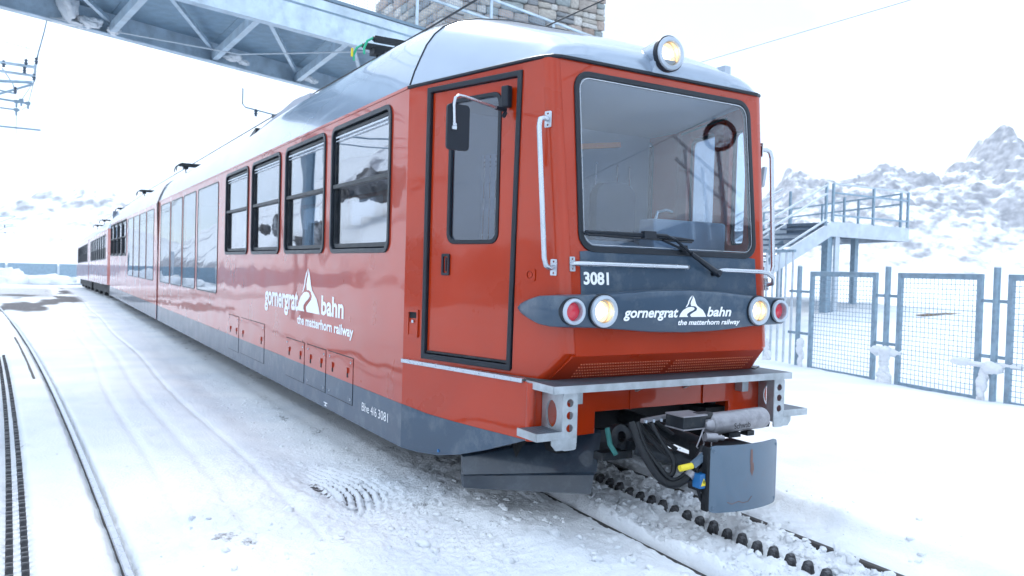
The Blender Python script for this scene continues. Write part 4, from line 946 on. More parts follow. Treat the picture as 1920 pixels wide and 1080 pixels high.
for sg_, (x_, y_, z_) in enumerate(((-.325, -.575, .455), (-.24, -.58, .545))): MB().lathe((x_, y_, z_), (.6, -.15, .7), [(.026, -.02), (.031, -.018), (.031, .018), (.026, .02)], 12).obj('hose_clip', M_MUFF, cp, smooth=True, ang=40)
for i in range(4): MB().lathe((-.44 + i * .06, -.302, .728), (0, -.2, 1), [(.009, -.012), (.009, .004), (.001, .005)], 6).obj('bolt', M_CHROME, cp)
for (x_, z_) in ((-.24, .60), (.275, .60), (-.24, .27), (.275, .27)): MB().lathe((x_, yb(x_) - .0005, z_), (0, -1, 0), [(.009, 0), (.009, .003), (.001, .005)], 8).obj('bolt', M_SHIELD, cp)
b = MB(); b.tube([(-.30, -.60, .50), (-.31, -.62, .38), (-.28, -.62, .31), (-.23, -.62, .30), (-.20, -.61, .35), (-.20, -.61, .42)], .011, 8); b.obj('cable', M_HOSE, cp, smooth=True, ang=60)
MB().tube([(-.58, -.1, .66), (-.57, -.12, .56), (-.55, -.16, .50)], .016, 8).obj('teal_hose', M_TEAL, cp)
bb = MB().bx((-.325, -.655, .385), (-.235, -.59, .47)).obj('junction_box', M_BLUE, cp, bevel=.004)
ff = F((-.298, -.6555, .42), (1, 0, 0), (0, 0, 1), (0, -1, 0)); MB().prism(ff, [(-.021, -.018), (.021, -.018), (0, .026)], (), 0, .002).obj('warning_sign', M_YEL, cp)
MB().prism(ff, [(-.003, -.004), (.003, -.004), (.004, .014), (-.004, .014)], (), .002, .0035).obj('warning_sign', M_DARK, cp)
b = MB(); b.tube([(-.435, -.60, .505), (-.35, -.61, .515)], .019, 10); b.obj('release_handle', M_YEL, cp, smooth=True, ang=50)
b = MB(); b.bar((-.345, -.61, .517), (-.25, -.62, .575), .03, .035); b.bar((-.25, -.62, .575), (-.17, -.62, .575), .03, .04); b.obj('release_lever', M_SHIELD, cp)
b = MB(); b.tube([(-.36, -.12, .52), (-.20, -.30, .48), (-.15, -.55, .46)], .05, 10); b.lathe((-.44, .0, .58), (0, -1, .1), [(.03, 0), (.075, .0), (.075, .06), (.035, .07)], 18); b.bx((-.58, -.06, .44), (-.34, .03, .49)); b.tube([(-.45, -.04, .53), (-.45, -.10, .53)], .022, 8); b.bx((-.40, -.1, .50), (-.33, .0, .56)); b.obj('coupler_linkage', M_BLKMET, cp, smooth=True, ang=40)
# --- pantographs
def panto(x0, y0, z, par, green=False, s_=1.):
    b = MB(); b.tube([(-.28, y0 + 1.3, z - .28), (.28, y0 + 1.3, z - .28)], .02, 6); b.tube([(-.25, y0 + .2, z - .36), (-.1, y0 + .62, z - .18), (-.2, y0, z - .06)], .017, 6); b.tube([(.25, y0 + .2, z - .36), (.1, y0 + .62, z - .18), (.2, y0, z - .06)], .017, 6)
    b.tube([(-.3, y0 + 1.3, z - .26), (-.15, y0 + .3, z - .10)], .02, 6); b.bx((-.35, y0 + .9, z - .42), (.35, y0 + 1.5, z - .26)); b.bx((-.5, y0 + .05, z - .10), (-.38, y0 + .2, z - .03)); b.tube([(-.45, y0 + .1, z - .05), (-.42, y0 + .15, z - .2), (-.5, y0 + .2, z - .36)], .015, 6)
    p = b.obj('pantograph', M_BLKMET, par)
    for dy in (-.16, .16):
        b = MB(); b.bx((-.58, y0 + dy - .03, z - .04), (.58, y0 + dy + .03, z + .02)); b.tube([(-.60, y0 + dy, z - .01), (.60, y0 + dy, z - .02)], .026, 6); b.obj('collector_strip', M_BLKMET, p)
        for sg in (-1, 1):
            b = MB(); b.tube([(sg * .50, y0 + dy, z), (sg * .60, y0 + dy, z - .005), (sg * .66, y0 + dy, z - .045), (sg * .695, y0 + dy, z - .13), (sg * .69, y0 + dy, z - .19)], .013, 6); b.obj('horn', M_GREEN if green else M_BLKMET, p)
    if green:
        MB().tube([(-.712, y0 + .16, z - .06), (-.714, y0 + .16, z - .15)], .014, 6).obj('horn_tip', M_YEL, p)
    return p
panto(0, 4.25, 4.05, car, True); panto(0, 17.5, 4.05, car); panto(0, 26.6, 4.05, car)
for y in (17.0, 24.0): MB().bx((-.7, y, 3.5), (.7, y + 2, 3.66)).obj('roof_fairing', M_ROOF, car, bevel=.03)

# ================================================================ SECOND TRAIN UNIT (behind, on the falling grade)
Y3, E3 = 30.3, 58.5
c2 = thing('railcar', (0, 44, 0), 'older red railcar with dark lower windows coupled behind the front unit', 'train')
def gd(y): return -.013 * max(0, y - 30)
def side2(x): return F((x, 0, 0), (0, 1, -.013), (0, 0, 1), (math.copysign(1, x), 0, 0))
yc = Y3
parts2 = []
for x in (-HW, HW):
    f = F((x, yc, 0), (0, 1, -.013), (0, 0, 1), (math.copysign(1, x), 0, 0))
    segs = [(0, 12.9), (13.25, 27.8)]
    for a, c in segs:
        wins = []; y = a + 1.0
        while y + 1.25 < c - .6: wins.append((y, y + 1.2)); y += 1.32
        MB().prism(f, [(a, .62), (c, .62), (c, 2.8), (a, 2.8)], [rrect(p, 1.62, q, 2.62, .06) for p, q in wins], -.05, 0).obj('side_wall', M_RED, c2)
        MB().prism(f, [(a + .6, .25), (c - .6, .25), (c - .6, .61), (a + .6, .61)], (), -.25, -.2).obj('underframe', M_DARK, c2)
        for p, q in wins:
            w = MB().prism(f, rrect(p, 1.62, q, 2.62, .06), [rrect(p + .04, 1.66, q - .04, 2.58, .04)], -.03, .008).obj('window', M_RUB, c2)
            MB().fbox(f, p + .041, q - .041, 2.1, 2.579, -.02, -.014).obj('pane', M_GL, w)
            MB().fbox(f, p + .041, q - .041, 1.661, 2.1, -.03, -.024).obj('pane', M_RUB, w)
for a, c in ((0, 12.9), (13.25, 27.8)):
    MB().loft([roofsec(yc + a, HW, 2.79 - .013 * a, 3.4 - .013 * a), roofsec(yc + c, HW, 2.79 - .013 * c, 3.4 - .013 * c)]).obj('roof', M_ROOF, c2, smooth=True, ang=50)
    MB().bx((-1.2, yc + a + .05, .9), (1.2, yc + c - .05, .95)).obj('floor', M_DARK, c2)
    MB().bx((-.02, yc + a + .1, .9), (.02, yc + c - .1, 2.7)).obj('aisle_partition', M_INTD, c2)
    for q in range(4): 
        yy = yc + a + 1.5 + q * 3.2
        MB().lathe((-.55, yy, .33 - .013 * (yy - yc)), (1, 0, 0), [(.001, -.06), (.36, -.06), (.36, .06), (.001, .06)], 20).obj('wheel', M_RAILS, c2)
        MB().bx((-1.12, yy - .5, .10 - .013 * (yy - yc)), (-.95, yy + .5, .5)).obj('bogie_frame', M_DARK, c2)
# its cab end facing the front unit: tapered orange-red side, dark buffers
b = MB(); b.add([(-HW, yc + .0, .62), (-HW, yc, 2.8), (-1.02, yc - 1.05, 2.74), (-1.02, yc - 1.05, .62), (1.02, yc - 1.05, .62), (1.02, yc - 1.05, 2.74), (HW, yc, 2.8), (HW, yc, .62)], [(0, 1, 2, 3), (3, 2, 5, 4), (4, 5, 6, 7)]); b.obj('cab_front', M_RED, c2)
MB().loft([roofsec(yc - 1.05, 1.02, 2.74, 3.0), roofsec(yc - .5, 1.17, 2.77, 3.25), roofsec(yc, HW, 2.79, 3.4)]).obj('cab_roof', M_ROOF, c2, smooth=True, ang=50)
MB().bx((-1.22, yc - .62, 2.05), (-1.14, yc - .3, 2.55)).obj('cab_window', M_RUB, c2)
MB().bx((-1.15, yc - 1.2, .2), (1.15, yc - .2, .6)).obj('underframe', M_DARK, c2)
MB().tube([(0, yc - 1.2, .6), (0, E2 + .0, .6)], .09, 8).obj('coupler', M_DARK, c2)
panto(0, 35.5, 3.9, c2); panto(0, 46, 3.8, c2); panto(0, 52, 3.72, c2)

# ================================================================ TRACKS
def sweep_rail(name, label, xf, ya, yb, step, zt, w=.05, side=M_RAILS, top=M_RAIL, group=None):
    ysq = np.arange(ya, yb, step); sec = []
    for y in ysq:
        x = float(xf(np.array([y]))[0]); z = zt - .013 * max(0, y - 30)
        sec.append([Vector((x + a, y, z + h)) for a, h in ((-w * .4, -.13), (-w * .5, -.035), (-w * .5, -.008), (-w * .36, 0), (w * .36, 0), (w * .5, -.008), (w * .5, -.035), (w * .4, -.13))])
    b = MB(); b.loft(sec, True, True); n_ = 8
    b.mi = [1 if (i % n_) in (2, 3, 4) and i < (len(sec) - 1) * n_ else 0 for i in range(len(b.f))]
    o = b.obj(name, [side, top], None, merge=False); tagp(o, label, 'rail', group)
    return o
sweep_rail('rail', 'near running rail of the train track, half buried left of the rack', lambda y: track_x(y) - .475, -5, 62, .35, -.016, top=M_RAILS)
sweep_rail('rail', 'far running rail of the train track, under the coupler shield', lambda y: track_x(y) + .487, -5, 62, .35, .010, top=M_RAILS)
sweep_rail('rail', 'bright steel rail of the neighbouring track curving across the open snow', left_rail_x, -5, 40, .3, .002, .044)
sweep_rail('check_rail', 'short thin rail end lying beside the bright rail', lambda y: left_rail_x(y) - .155 + .0 * y, 8.3, 15, .4, .012, .03, top=M_RAILS)
def tooth_mesh(w, l, h):
    b = MB(); prof = [(-l / 2, -.06), (-l * .46, h * .35), (-l * .26, h * .9), (-l * .12, h), (l * .12, h), (l * .26, h * .9), (l * .46, h * .35), (l / 2, -.06)]
    b.loft([[Vector((sg * w / 2, a, z)) for a, z in prof] for sg in (-1, 1)], True, True)
    return b
def rack(name, label, xf, ya, yb, pitch, w, l, h, z, rows, mat):
    r = thing(name, (float(xf(np.array([ya]))[0]), ya, z), label, 'rack rail')
    for off in rows:
        ysq = np.arange(ya, yb, .3); b = MB(); b.loft([[Vector((float(xf(np.array([y]))[0]) + off + a, y, z + q)) for a, q in ((-w / 2, -.12), (-w / 2, -.015), (w / 2, -.015), (w / 2, -.12))] for y in ysq], True, True); b.obj('rack_bar', mat, r)
    first = None; n_ = int((yb - ya) / pitch) - 1
    for j, off in enumerate(rows):
        for i in range(n_):
            y = ya + .1 + i * pitch + j * pitch * .28; x = float(xf(np.array([y]))[0]) + off
            if first is None:
                t = tooth_mesh(w * 1.02, l, h); t.v = [v + Vector((x, y, z)) for v in t.v]; first = t.obj('tooth', mat, r, bevel=.004); fy0 = (x, y)
            else: dup(first, (x - fy0[0], y - fy0[1], random.uniform(-.016, .002)), r)
    return r
rack('rack_rail', 'dark toothed rack between the rails ahead of the train', lambda y: track_x(y) + .06, -2.0, 3.2, .125, .036, .070, .070, -.005, (-.021, .021), M_RACK)
rack('rack_rail', 'double toothed rack of the neighbouring track at the picture edge', left_rack_x, -.6, 11.5, .1, .036, .052, .052, -.032, (-.036, .036), M_RACK)
rm = bpy.data.objects['rack_rail.001']

# ================================================================ FOOTBRIDGE
br = thing('footbridge', (0, 11, 5.6), 'grey steel footbridge crossing above the red railcar', 'bridge')
ZB = 5.62
fA = Vector((-4.2, 11.45, ZB)); fB = Vector((1.98, 14.2, ZB)); nA = Vector((-1.48, 9.2, ZB)); nB = Vector((1.26, 9.95, ZB))
fd = (fB - fA).normalized(); nd = (nB - nA).normalized()
far = lambda t: fA + fd * t; near = lambda t: nA + nd * t
def girder(p0, p1, flip, hgt=.62):
    d = (p1 - p0).normalized(); s_ = Vector((-d.y, d.x, 0)) * flip
    f = F(p0, s_, (0, 0, 1), d); Lg = (p1 - p0).length
    b = MB(); b.prism(f, [(0, 0), (.18, 0), (.18, .02), (.02, .02), (.02, hgt - .02), (.18, hgt - .02), (.18, hgt), (0, hgt)], (), 0, Lg); return b.obj('girder', M_STEELB, br)
girder(near(-12), near(14), 1); girder(far(-9), far(16), -1)
f = F(near(-12), nd, (0, 0, 1), Vector((nd.y, -nd.x, 0))); MB().fbox(f, 0, 26, .635, .69, -.06, .025).obj('kick_edge', mk('bridge_edge', (.17, .24, .30), .5, metal=.4), br)
# deck underside: individual steel plates
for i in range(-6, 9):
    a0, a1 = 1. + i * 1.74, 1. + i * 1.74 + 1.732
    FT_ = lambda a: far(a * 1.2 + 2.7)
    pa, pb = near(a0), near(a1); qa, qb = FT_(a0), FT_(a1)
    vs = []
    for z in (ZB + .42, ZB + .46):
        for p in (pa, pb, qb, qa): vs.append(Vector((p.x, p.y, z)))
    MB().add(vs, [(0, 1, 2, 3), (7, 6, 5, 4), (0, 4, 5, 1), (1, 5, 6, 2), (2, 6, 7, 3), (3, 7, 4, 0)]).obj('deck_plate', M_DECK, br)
    x0 = near(a0) + Vector((0, .05, .12)); x1 = FT_(a0) + Vector((0, -.05, .12))
    MB().bar(x0, x1, .11, .16).obj('cross_beam', M_STEELB, br)
    y1_ = FT_(a1) + Vector((0, -.1, .25)); y0_ = near(a1) + Vector((0, .1, .25))
    MB().bar(x0 + Vector((0, 0, .13)), y1_, .07, .07).obj('brace', M_STEELB, br)
    MB().bar(x0 * .72 + x1 * .28 + Vector((0, 0, .15)), near(a0 + 1.15) + Vector((0, .12, .26)), .07, .06).obj('brace', M_STEELB, br)
# railing with mesh on the near side
for i in range(-5, 8):
    p = near(i * 2.0 + .25); MB().bx((p.x - .025, p.y - .02, ZB + .69), (p.x + .025, p.y + .02, ZB + 1.75)).obj('railing_post', M_STEELB, br)
for z in (1.28, 1.72): MB().bar(near(-11) + Vector((0, 0, z)), near(14) + Vector((0, 0, z)), .045, .045).obj('handrail', M_STEELB, br)
b = MB(); t = -2.
while t < 8: p = near(t); b.tube([p + Vector((0, .03, .72)), p + Vector((0, .03, 1.7))], .0035, 4, cap=False); t += .06
z = .74
while z < 1.7: b.tube([near(-2) + Vector((0, .03, z)), near(8) + Vector((0, .03, z))], .0035, 4, cap=False); z += .06
b.obj('railing_mesh', M_WIRE, br, kind='stuff', merge=False)
# snow caught on the bridge steel
bm = bmesh.new(); bmesh.ops.create_icosphere(bm, subdivisions=4, radius=1)
iv4 = np.array([tuple(q.co) for q in bm.verts]); if4 = [tuple(q.index for q in p.verts) for p in bm.faces]; bm.free()
def blob(name, pts, par, label=None, mat=None, rough=.55):
    b = MB()
    for (c, s_) in pts:
        sd = random.randint(0, 9999); a, e, z = iv4[:, 0], iv4[:, 1], iv4[:, 2]
        d = 1 + rough * 1.5 * (fbm(a * 1.6 + z * 1.1, e * 1.6 - z * .9, sd, 5, .6)) + rough * .5 * fbm(a * 4 - z * 3, e * 4 + z * 3, sd + 7, 3)
        v = iv4 * d[:, None] * np.array(s_) + np.array(c); b.add([Vector(q) for q in v], if4)
    o = b.obj(name, mat or M_SNOWC, par, smooth=True, ang=180, label=label, merge=False); return o
sb = far(2.0)
o = blob('snow_clump', [((far(1.05).x, far(1.05).y - .16, ZB + .34), (.15, .10, .26)), ((far(1.4).x, far(1.4).y - .2, ZB + .12), (.2, .09, .10)), ((far(1.0).x, far(1.0).y - .12, ZB + .04), (.26, .06, .05)), ((far(1.85).x, far(1.85).y - .22, ZB + .07), (.10, .06, .06))], None, rough=.45); tagp(o, 'ragged lump of snow hanging under the footbridge at its left end', 'snow clump', 'snow lumps caught on the footbridge')
o = blob('snow_clump', [((far(4.3).x, far(4.3).y - .30, ZB + .16), (.16, .07, .07)), ((far(4.55).x, far(4.55).y - .28, ZB + .12), (.12, .06, .05))], None); tagp(o, 'small snow patch on the middle brace of the footbridge', 'snow clump', 'snow lumps caught on the footbridge')
o = blob('snow_clump', [((far(6.2).x, far(6.2).y - .28, ZB + .15), (.15, .07, .06)), ((far(6.4).x, far(6.4).y - .26, ZB + .12), (.09, .05, .05))], None); tagp(o, 'small snow patch on the footbridge brace nearest the pantograph', 'snow clump', 'snow lumps caught on the footbridge')

# ================================================================ STONE TOWER
tw = thing('stone_tower', (11, 23, 0), 'rubble stone tower standing behind the footbridge above the train roof', 'tower')
TX0, TX1, TY0, TY1 = 7.85, 14.26, 20., 26.
MB().bx((TX0, TY0, -.5), (TX1, TY1, 15)).obj('wall', M_MORTAR, tw)
stone_protos = []
for i in range(10):
    bm = bmesh.new(); bmesh.ops.create_cube(bm, size=1); bmesh.ops.bevel(bm, geom=bm.edges[:], offset=.2, segments=2, profile=.6, affect='EDGES')
    for v in bm.verts: v.co += Vector((random.uniform(-.05, .05), random.uniform(-.05, .05), random.uniform(-.05, .05)))
    me = bpy.data.meshes.new('stone'); bm.to_mesh(me); bm.free(); me.materials.append(M_STONE[i % 8]); me.polygons.foreach_set('use_smooth', [True] * len(me.polygons)); stone_protos.append(me)
def lay(o0, ud, length, z0, z1, nrm, maxn):
    z = z0; cnt = 0
    while z < z1:
        h = random.uniform(.17, .44); a = random.uniform(-.2, 0)
        while a < length:
            w = random.uniform(.28, .85) * (1.1 if h > .3 else .9)
            if random.random() < .25 and h > .3:
                rows_ = ((0, h * .5), (h * .5, h * .5))
            else: rows_ = ((0, h),)
            for dz_, hh in rows_:
                c = Vector(o0) + Vector(ud) * min(max(a + w / 2, w * .4), length - w * .3) + Vector((0, 0, z + dz_ + hh / 2)) + Vector(nrm) * random.uniform(-.02, .03)
                o = bpy.data.objects.new('stone', random.choice(stone_protos)); S.collection.objects.link(o); o.parent = tw
                o.location = c - WLOC[tw.name]; WLOC[o.name] = c
                o.scale = (w * .97, .28, hh * .93); o.rotation_euler = (0, random.uniform(-.05, .05), math.atan2(ud[1], ud[0])); cnt += 1
            a += w
        z += h
    return cnt
nst = lay((TX0, TY0, 0), (1, 0, 0), TX1 - TX0, 8.7, 11.9, (0, -1, 0), 150); nst += lay((TX0, TY1, 0), (0, -1, 0), TY1 - TY0, 8.9, 11.9, (-1, 0, 0), 80)
print('stones', nst)
MB().bx((TX0 - .25, TY0 - .25, 15), (TX1 + .25, TY1 + .25, 15.3)).obj('coping', M_STONE[2], tw)

# ================================================================ OVERHEAD LINE
def wire(name, pts, r, label, mat=M_CABLE, cat='wire', group=None):
    o = MB().tube(pts, r, 5).obj(name, mat, None); return tagp(o, label, cat, group)
wire('contact_wire', [(.15, -40, 4.45), (.15, -5, 4.38), (.15, 4.3, 4.34), (.15, 11.8, 4.40), (.15, 30, 4.42), (.15, 60, 4.1)], .012, 'black contact wire running lengthwise over the railcar roof')
wire('feeder_wire', [(2.2, -40, 5.0), (2.2, 10, 4.9), (2.2, 24, 4.95), (2.2, 60, 4.7)], .011, 'black wire crossing the stone tower above the cab')
wire('feeder_wire', [(5.0, -40, 4.95), (5.0, 8, 4.86), (5.0, 40, 4.9), (5, 60, 4.9)], .009, 'thin pale wire in the white sky right of the roof headlight', M_CABW)
wire('span_cable', [far(1.85) + Vector((0, -.25, .06)), far(4.2) + Vector((0, -1.3, -.02)), near(3.2) + Vector((0, .2, .0)), near(5) + Vector((0, .3, 0))], .014, 'pale cable slung under the footbridge from the hanging snow lump', M_CABW, 'cable')
wc = tagp(MB().box((.15, 9.6, 4.40), (.05, .5, .07), Matrix.Rotation(.0, 3, 'X')).tube([(.15, 9.35, 4.40), (.15, 9.85, 4.40)], .035, 6).obj('wire_clamp', M_BLKMET, None), 'small dark clamp on the contact wire below the footbridge edge', 'wire clamp')
ra = thing('registration_arm', (-.3, 11.8, 4.5), 'small steel arm with insulator holding the contact wire beside the roof', 'bracket')
b = MB(); b.tube([(-.30, 11.8, 4.95), (-.30, 11.8, 4.66), (-.25, 11.8, 4.60), (.32, 11.8, 4.52)], .014, 6); b.obj('arm', M_FENCE, ra)
b = MB(); b.lathe((-.05, 11.8, 4.45), (0, 0, 1), [(.001, 0), (.03, .0), (.02, .03), (.045, .05), (.02, .07), (.04, .1), (.01, .14)], 10); b.lathe((.25, 11.8, 4.49), (1, 0, -.1), [(.02, 0), (.04, .02), (.02, .04), (.04, .06), (.02, .08)], 10); b.obj('insulator', M_INS, ra)
wire('hanger_wire', [(-.30, 11.8, 4.95), (-.30, 12.6, 5.62)], .004, 'thin drop wire above the small steel arm', M_CABW)
wire('span_cable', [(-3.7, 12.0, 4.80), (-2, 11.9, 4.72), (-.3, 11.8, 4.66)], .004, 'faint cross wire between the hanging frame and the small steel arm', M_CABW)
wire('contact_wire', [(.15, 11.8, 4.43), (.15, 9.9, 4.44)], .0) if False else None
# hanging line fittings at the upper left, above the neighbouring track
hf = thing('line_hanger', (-5.4, 12.2, 4.6), 'blue steel hanging frame with insulators above the empty track at upper left', 'line hanger')
def hp(px, dz, dy=0.): return Vector((-3.70 + px, 12.0 + dy, dz))
b = MB(); b.tube([hp(-2.0, 4.90), hp(.0, 4.87)], .028, 8); b.tube([hp(-2.0, 4.76), hp(.0, 4.72)], .024, 8); b.tube([hp(.0, 4.93), hp(-.02, 4.62)], .02, 6); b.obj('double_tube', M_STEELB, hf)
b = MB(); b.tube([hp(-2.0, 4.36), hp(-.10, 4.24)], .018, 6); b.tube([hp(-2, 4.15), hp(-.22, 4.11)], .013, 6); b.tube([hp(-.6, 4.42), hp(-.28, 4.38)], .014, 6); b.obj('lower_tube', M_FENCE, hf)
b = MB(); b.tube([hp(-.02, 4.62), hp(-.10, 4.24)], .006, 5); b.tube([hp(-.02, 4.62), hp(-.20, 4.28)], .006, 5); b.tube([hp(-.48, 4.78), hp(-.33, 4.55), hp(-.29, 4.40)], .009, 5); b.tube([hp(-.27, 4.28), hp(-.27, 3.7)], .005, 5); b.tube([hp(-.10, 4.20), hp(-.20, 4.11)], .005, 5); b.tube([hp(.02, 4.95), hp(.05, 5.15), hp(-.6, 5.25)], .005, 5); b.obj('hanger_rod', M_FENCE, hf)
for (a, z) in ((-.29, 4.44), (-.14, 4.93), (-.16, 4.80), (-.46, 4.86), (.01, 4.98), (-.02, 4.70)):
    c = hp(a, z); b = MB(); b.lathe(c - Vector((0, 0, .06)), (0, 0, 1), [(.01, 0), (.03, .01), (.018, .03), (.036, .05), (.018, .07), (.03, .1), (.01, .12)], 10); b.obj('insulator', M_INS, hf)
for (a, z) in ((-.10, 4.24), (-.27, 4.25), (-.27, 4.11), (-.20, 4.28)):
    c = hp(a, z); b = MB(); b.box(c, (.07, .05, .05)); b.box(c - Vector((0, 0, .06)), (.03, .03, .07)); b.obj('clamp', M_FENCE, hf)
wire('hanger_wire', [hp(.0, 4.95), hp(.12, 5.5), hp(.26, 6.3)], .012, 'blue grey wire rising from the hanging frame past the bridge snow', M_FENCE)
wire('hanger_wire', [hp(-.14, 4.95), hp(-.12, 5.62)], .004, 'hair thin vertical wire from the hanging frame to the bridge', M_CABW)

# ================================================================ FENCE WITH MESH GATES
fd_ = Vector((.2, 1, 0)).normalized(); fn_ = Vector((-1, .2, 0)).normalized()
def fpt(y): return Vector((7.2 + .2 * y, y, 0))
fen = 'mesh gates and posts of the platform fence'
def gate(y0, y1, label, z0=.03, zt=1.75):
    p0, p1 = fpt(y0), fpt(y1); Lg = (p1 - p0).length
    zg = float(ground_h(np.array([p0.x]), np.array([p0.y]))[0])
    gt = thing('mesh_gate', ((p0.x + p1.x) / 2, (p0.y + p1.y) / 2, 0), label, 'gate', fen)
    f = F(p0, fd_, (0, 0, 1), fn_)
    for a in (0, Lg - .075): MB().fbox(f, a, a + .075, -.12, zt, -.03, .03).obj('stile', M_FENCE, gt, bevel=.006)
    MB().fbox(f, .075, Lg - .075, zt - .085, zt, -.03, .03).obj('top_rail', M_FENCE, gt, bevel=.006)
    MB().fbox(f, .075, Lg - .075, .0, .05, -.02, .02).obj('bottom_rail', M_FENCE, gt)
    b = MB(); n_ = int((Lg - .15) / .072)
    for i in range(1, n_): a = .075 + (Lg - .15) * i / n_; b.tube([f.p(a, .05, 0), f.p(a, zt - .085, 0)], .0042, 4, cap=False)
    m_ = int((zt - .13) / .072)
    for i in range(1, m_): z = .05 + (zt - .135) * i / m_; b.tube([f.p(.075, z, .008), f.p(Lg - .075, z, .008)], .0042, 4, cap=False)
    b.obj('wire_mesh', M_WIRE, gt, kind='stuff', merge=False)
    return gt
gate(3.98, 5.50, 'mesh gate in front of the platform columns, nearest the train'); gate(2.11, 3.55, 'mesh gate with the log seen through it'); gate(.25, 1.72, 'mesh gate cut off at the right picture edge')
def post(y, label, h=1.84, r=.045):
    p = fpt(y); o = thing('fence_post', (p.x, p.y, 0), label, 'fence post', fen)
    MB().tube([p + Vector((0, 0, -.2)), p + Vector((0, 0, h))], r, 12).obj('shaft', M_FENCE, o, smooth=True, ang=50)
    MB().lathe(p + Vector((0, 0, h)), (0, 0, 1), [(r * 1.05, 0), (r * 1.05, .02), (.001, .05)], 12).obj('cap', M_SNOWC, o, smooth=True, ang=50)
    for z in (1.38, .62):
        MB().bar(p + fd_ * -.26 + Vector((0, 0, z)), p + fd_ * .26 + Vector((0, 0, z)), .03, .045).obj('hinge_arm', M_FENCE, o)
    return o
post(5.80, 'round fence post between the barred railing and the first mesh gate'); post(3.765, 'round fence post between the gate with the columns and the gate with the log'); post(1.90, 'round fence post beside the gate at the right picture edge')
rl = thing('bar_railing', (fpt(7).x, 7, 0), 'railing of slim upright bars right behind the tail light', 'railing')
f = F(fpt(5.95), fd_, (0, 0, 1), fn_)
MB().fbox(f, 0, 2.6, 2.10, 2.15, -.025, .025).obj('top_rail', M_FENCE, rl)
for i in range(14): MB().fbox(f, .03 + i * .19, .062 + i * .19, -.1, 2.10, -.015, .015).obj('bar', M_STAIR, rl)
# snow stuck to the gates
snow_g = 'snow stuck on the gate posts'
def stuck(y, z0, n_, label, wid=.10, top=None):
    p = fpt(y); pts = [((p.x - .05 + random.uniform(-.02, .02), p.y + random.uniform(-.03, .03), z0 * i / n_ + .02), (wid * random.uniform(.45, .8), wid * random.uniform(.6, 1.1), z0 / n_ * .9)) for i in range(n_)]
    if top: pts += top(p)
    o = blob('snow_clump', pts, None, rough=.28); tagp(o, label, 'snow clump', snow_g)
stuck(3.72, .58, 6, 'snow packed round the post between the two full gates', .12, lambda p: [((p.x - .04, p.y + .17, .50), (.06, .12, .07)), ((p.x - .04, p.y - .15, .50), (.06, .12, .06))])
stuck(5.66, .52, 5, 'thin ridge of snow beside the first gate near the train', .07)
stuck(2.02, .45, 4, 'snow packed between the log gate and the last post', .07, lambda p: [((p.x - .06, p.y - .12, .47), (.09, .13, .09)), ((p.x - .06, p.y + .30, .52), (.06, .14, .06)), ((p.x - .06, p.y + .1, .5), (.05, .2, .035)), ((p.x - .06, p.y - .35, .52), (.05, .2, .035))])
stuck(6.6, .45, 4, 'snow ridge at the foot of the upright bars', .08)

# ================================================================ VIEWING PLATFORM
vp = thing('viewing_platform', (16.4, 11, .7), 'raised steel viewing platform with stairs behind the fence', 'platform')
PX0, PX1, PY0, PY1, PZ = 14.7, 18.15, 10., 12.2, 3.17
MB().bx((PX0, PY0, PZ - .40), (PX1, PY0 + .05, PZ)).obj('fascia_beam', M_STAIR, vp)
MB().bx((PX0, PY1 - .05, PZ - .40), (PX1, PY1, PZ)).obj('fascia_beam', M_STAIR, vp)
MB().bx((PX1 - .05, PY0 + .05, PZ - .40), (PX1, PY1 - .05, PZ)).obj('fascia_beam', M_STAIR, vp)
for i in range(11):
    y = PY0 + .055 + i * .19; MB().bx((PX0, y, PZ - .06), (PX1 - .052, y + .178, PZ - .01)).obj('deck_plank', M_STAIRD, vp)
for x in (PX0 + .6, PX0 + 1.7, PX0 + 2.8): MB().bx((x, PY0 + .06, PZ - .30), (x + .08, PY1 - .06, PZ - .07)).obj('joist', M_STAIRD, vp)
MB().bx((14.72, PY0 + .12, .2), (14.92, PY0 + .32, PZ - .40)).obj('column', M_FENCE, vp)
MB().bx((14.95, PY0 + .05, .2), (15.13, PY0 + .12, PZ - .40)).obj('column', M_STAIR, vp)
MB().bx((17.24, 11.1, .2), (17.40, 11.26, PZ - .30)).obj('column', M_FENCE, vp)
# railing
def rpost(x, y, z=PZ, h=1.03): MB().bx((x - .03, y - .03, z - .02), (x + .03, y + .03, z + h)).obj('railing_post', M_FENCE, vp)
for x in (PX0 - .22, PX0 + .06, PX0 + 1.8, PX1 - .05): rpost(x, PY0 + .03, PZ if x > PX0 else PZ - .1, 1.03 if x > PX0 else 1.1)
rpost(PX1 - .05, PY0 + .25); rpost(PX0 + .9, PY1 - .04); rpost(PX1 - .05, PY1 - .04)
for z in (1.03, .78, .18): MB().bar((PX0 + .06, PY0 + .03, PZ + z), (PX1 - .05, PY0 + .03, PZ + z), .04, .045).obj('handrail', M_FENCE if z < 1 else M_STAIR, vp)
for z in (1.0, .70): MB().bar((PX1 - .05, PY0 + .25, PZ + z), (PX1 + 2.9, PY0 + 8, PZ + z), .045, .05).obj('handrail', M_FENCE, vp)
for k_ in range(1, 5): rpost(PX1 - .05 + 2.95 * k_ / 4, PY0 + .25 + 7.75 * k_ / 4)
# walkway leading back
wk = F((PX1 - .1, PY0 + .3, 0), (2.95, 7.75, 0), (-7.75, 2.95, 0), (0, 0, 1))
for i in range(40): MB().fbox(wk, i * .205 + 1.2, i * .205 + 1.395, 0, 3.2, PZ - .12, PZ - .04).obj('deck_plank', M_STAIRD, vp)
MB().fbox(wk, 0, 8.3, -.05, -.0, PZ - .4, PZ).obj('fascia_beam', M_STAIR, vp)
for a in (3., 6., 8.): MB().fbox(wk, a, a + .16, .3, .46, .3, PZ - .12).obj('column', M_FENCE, vp)
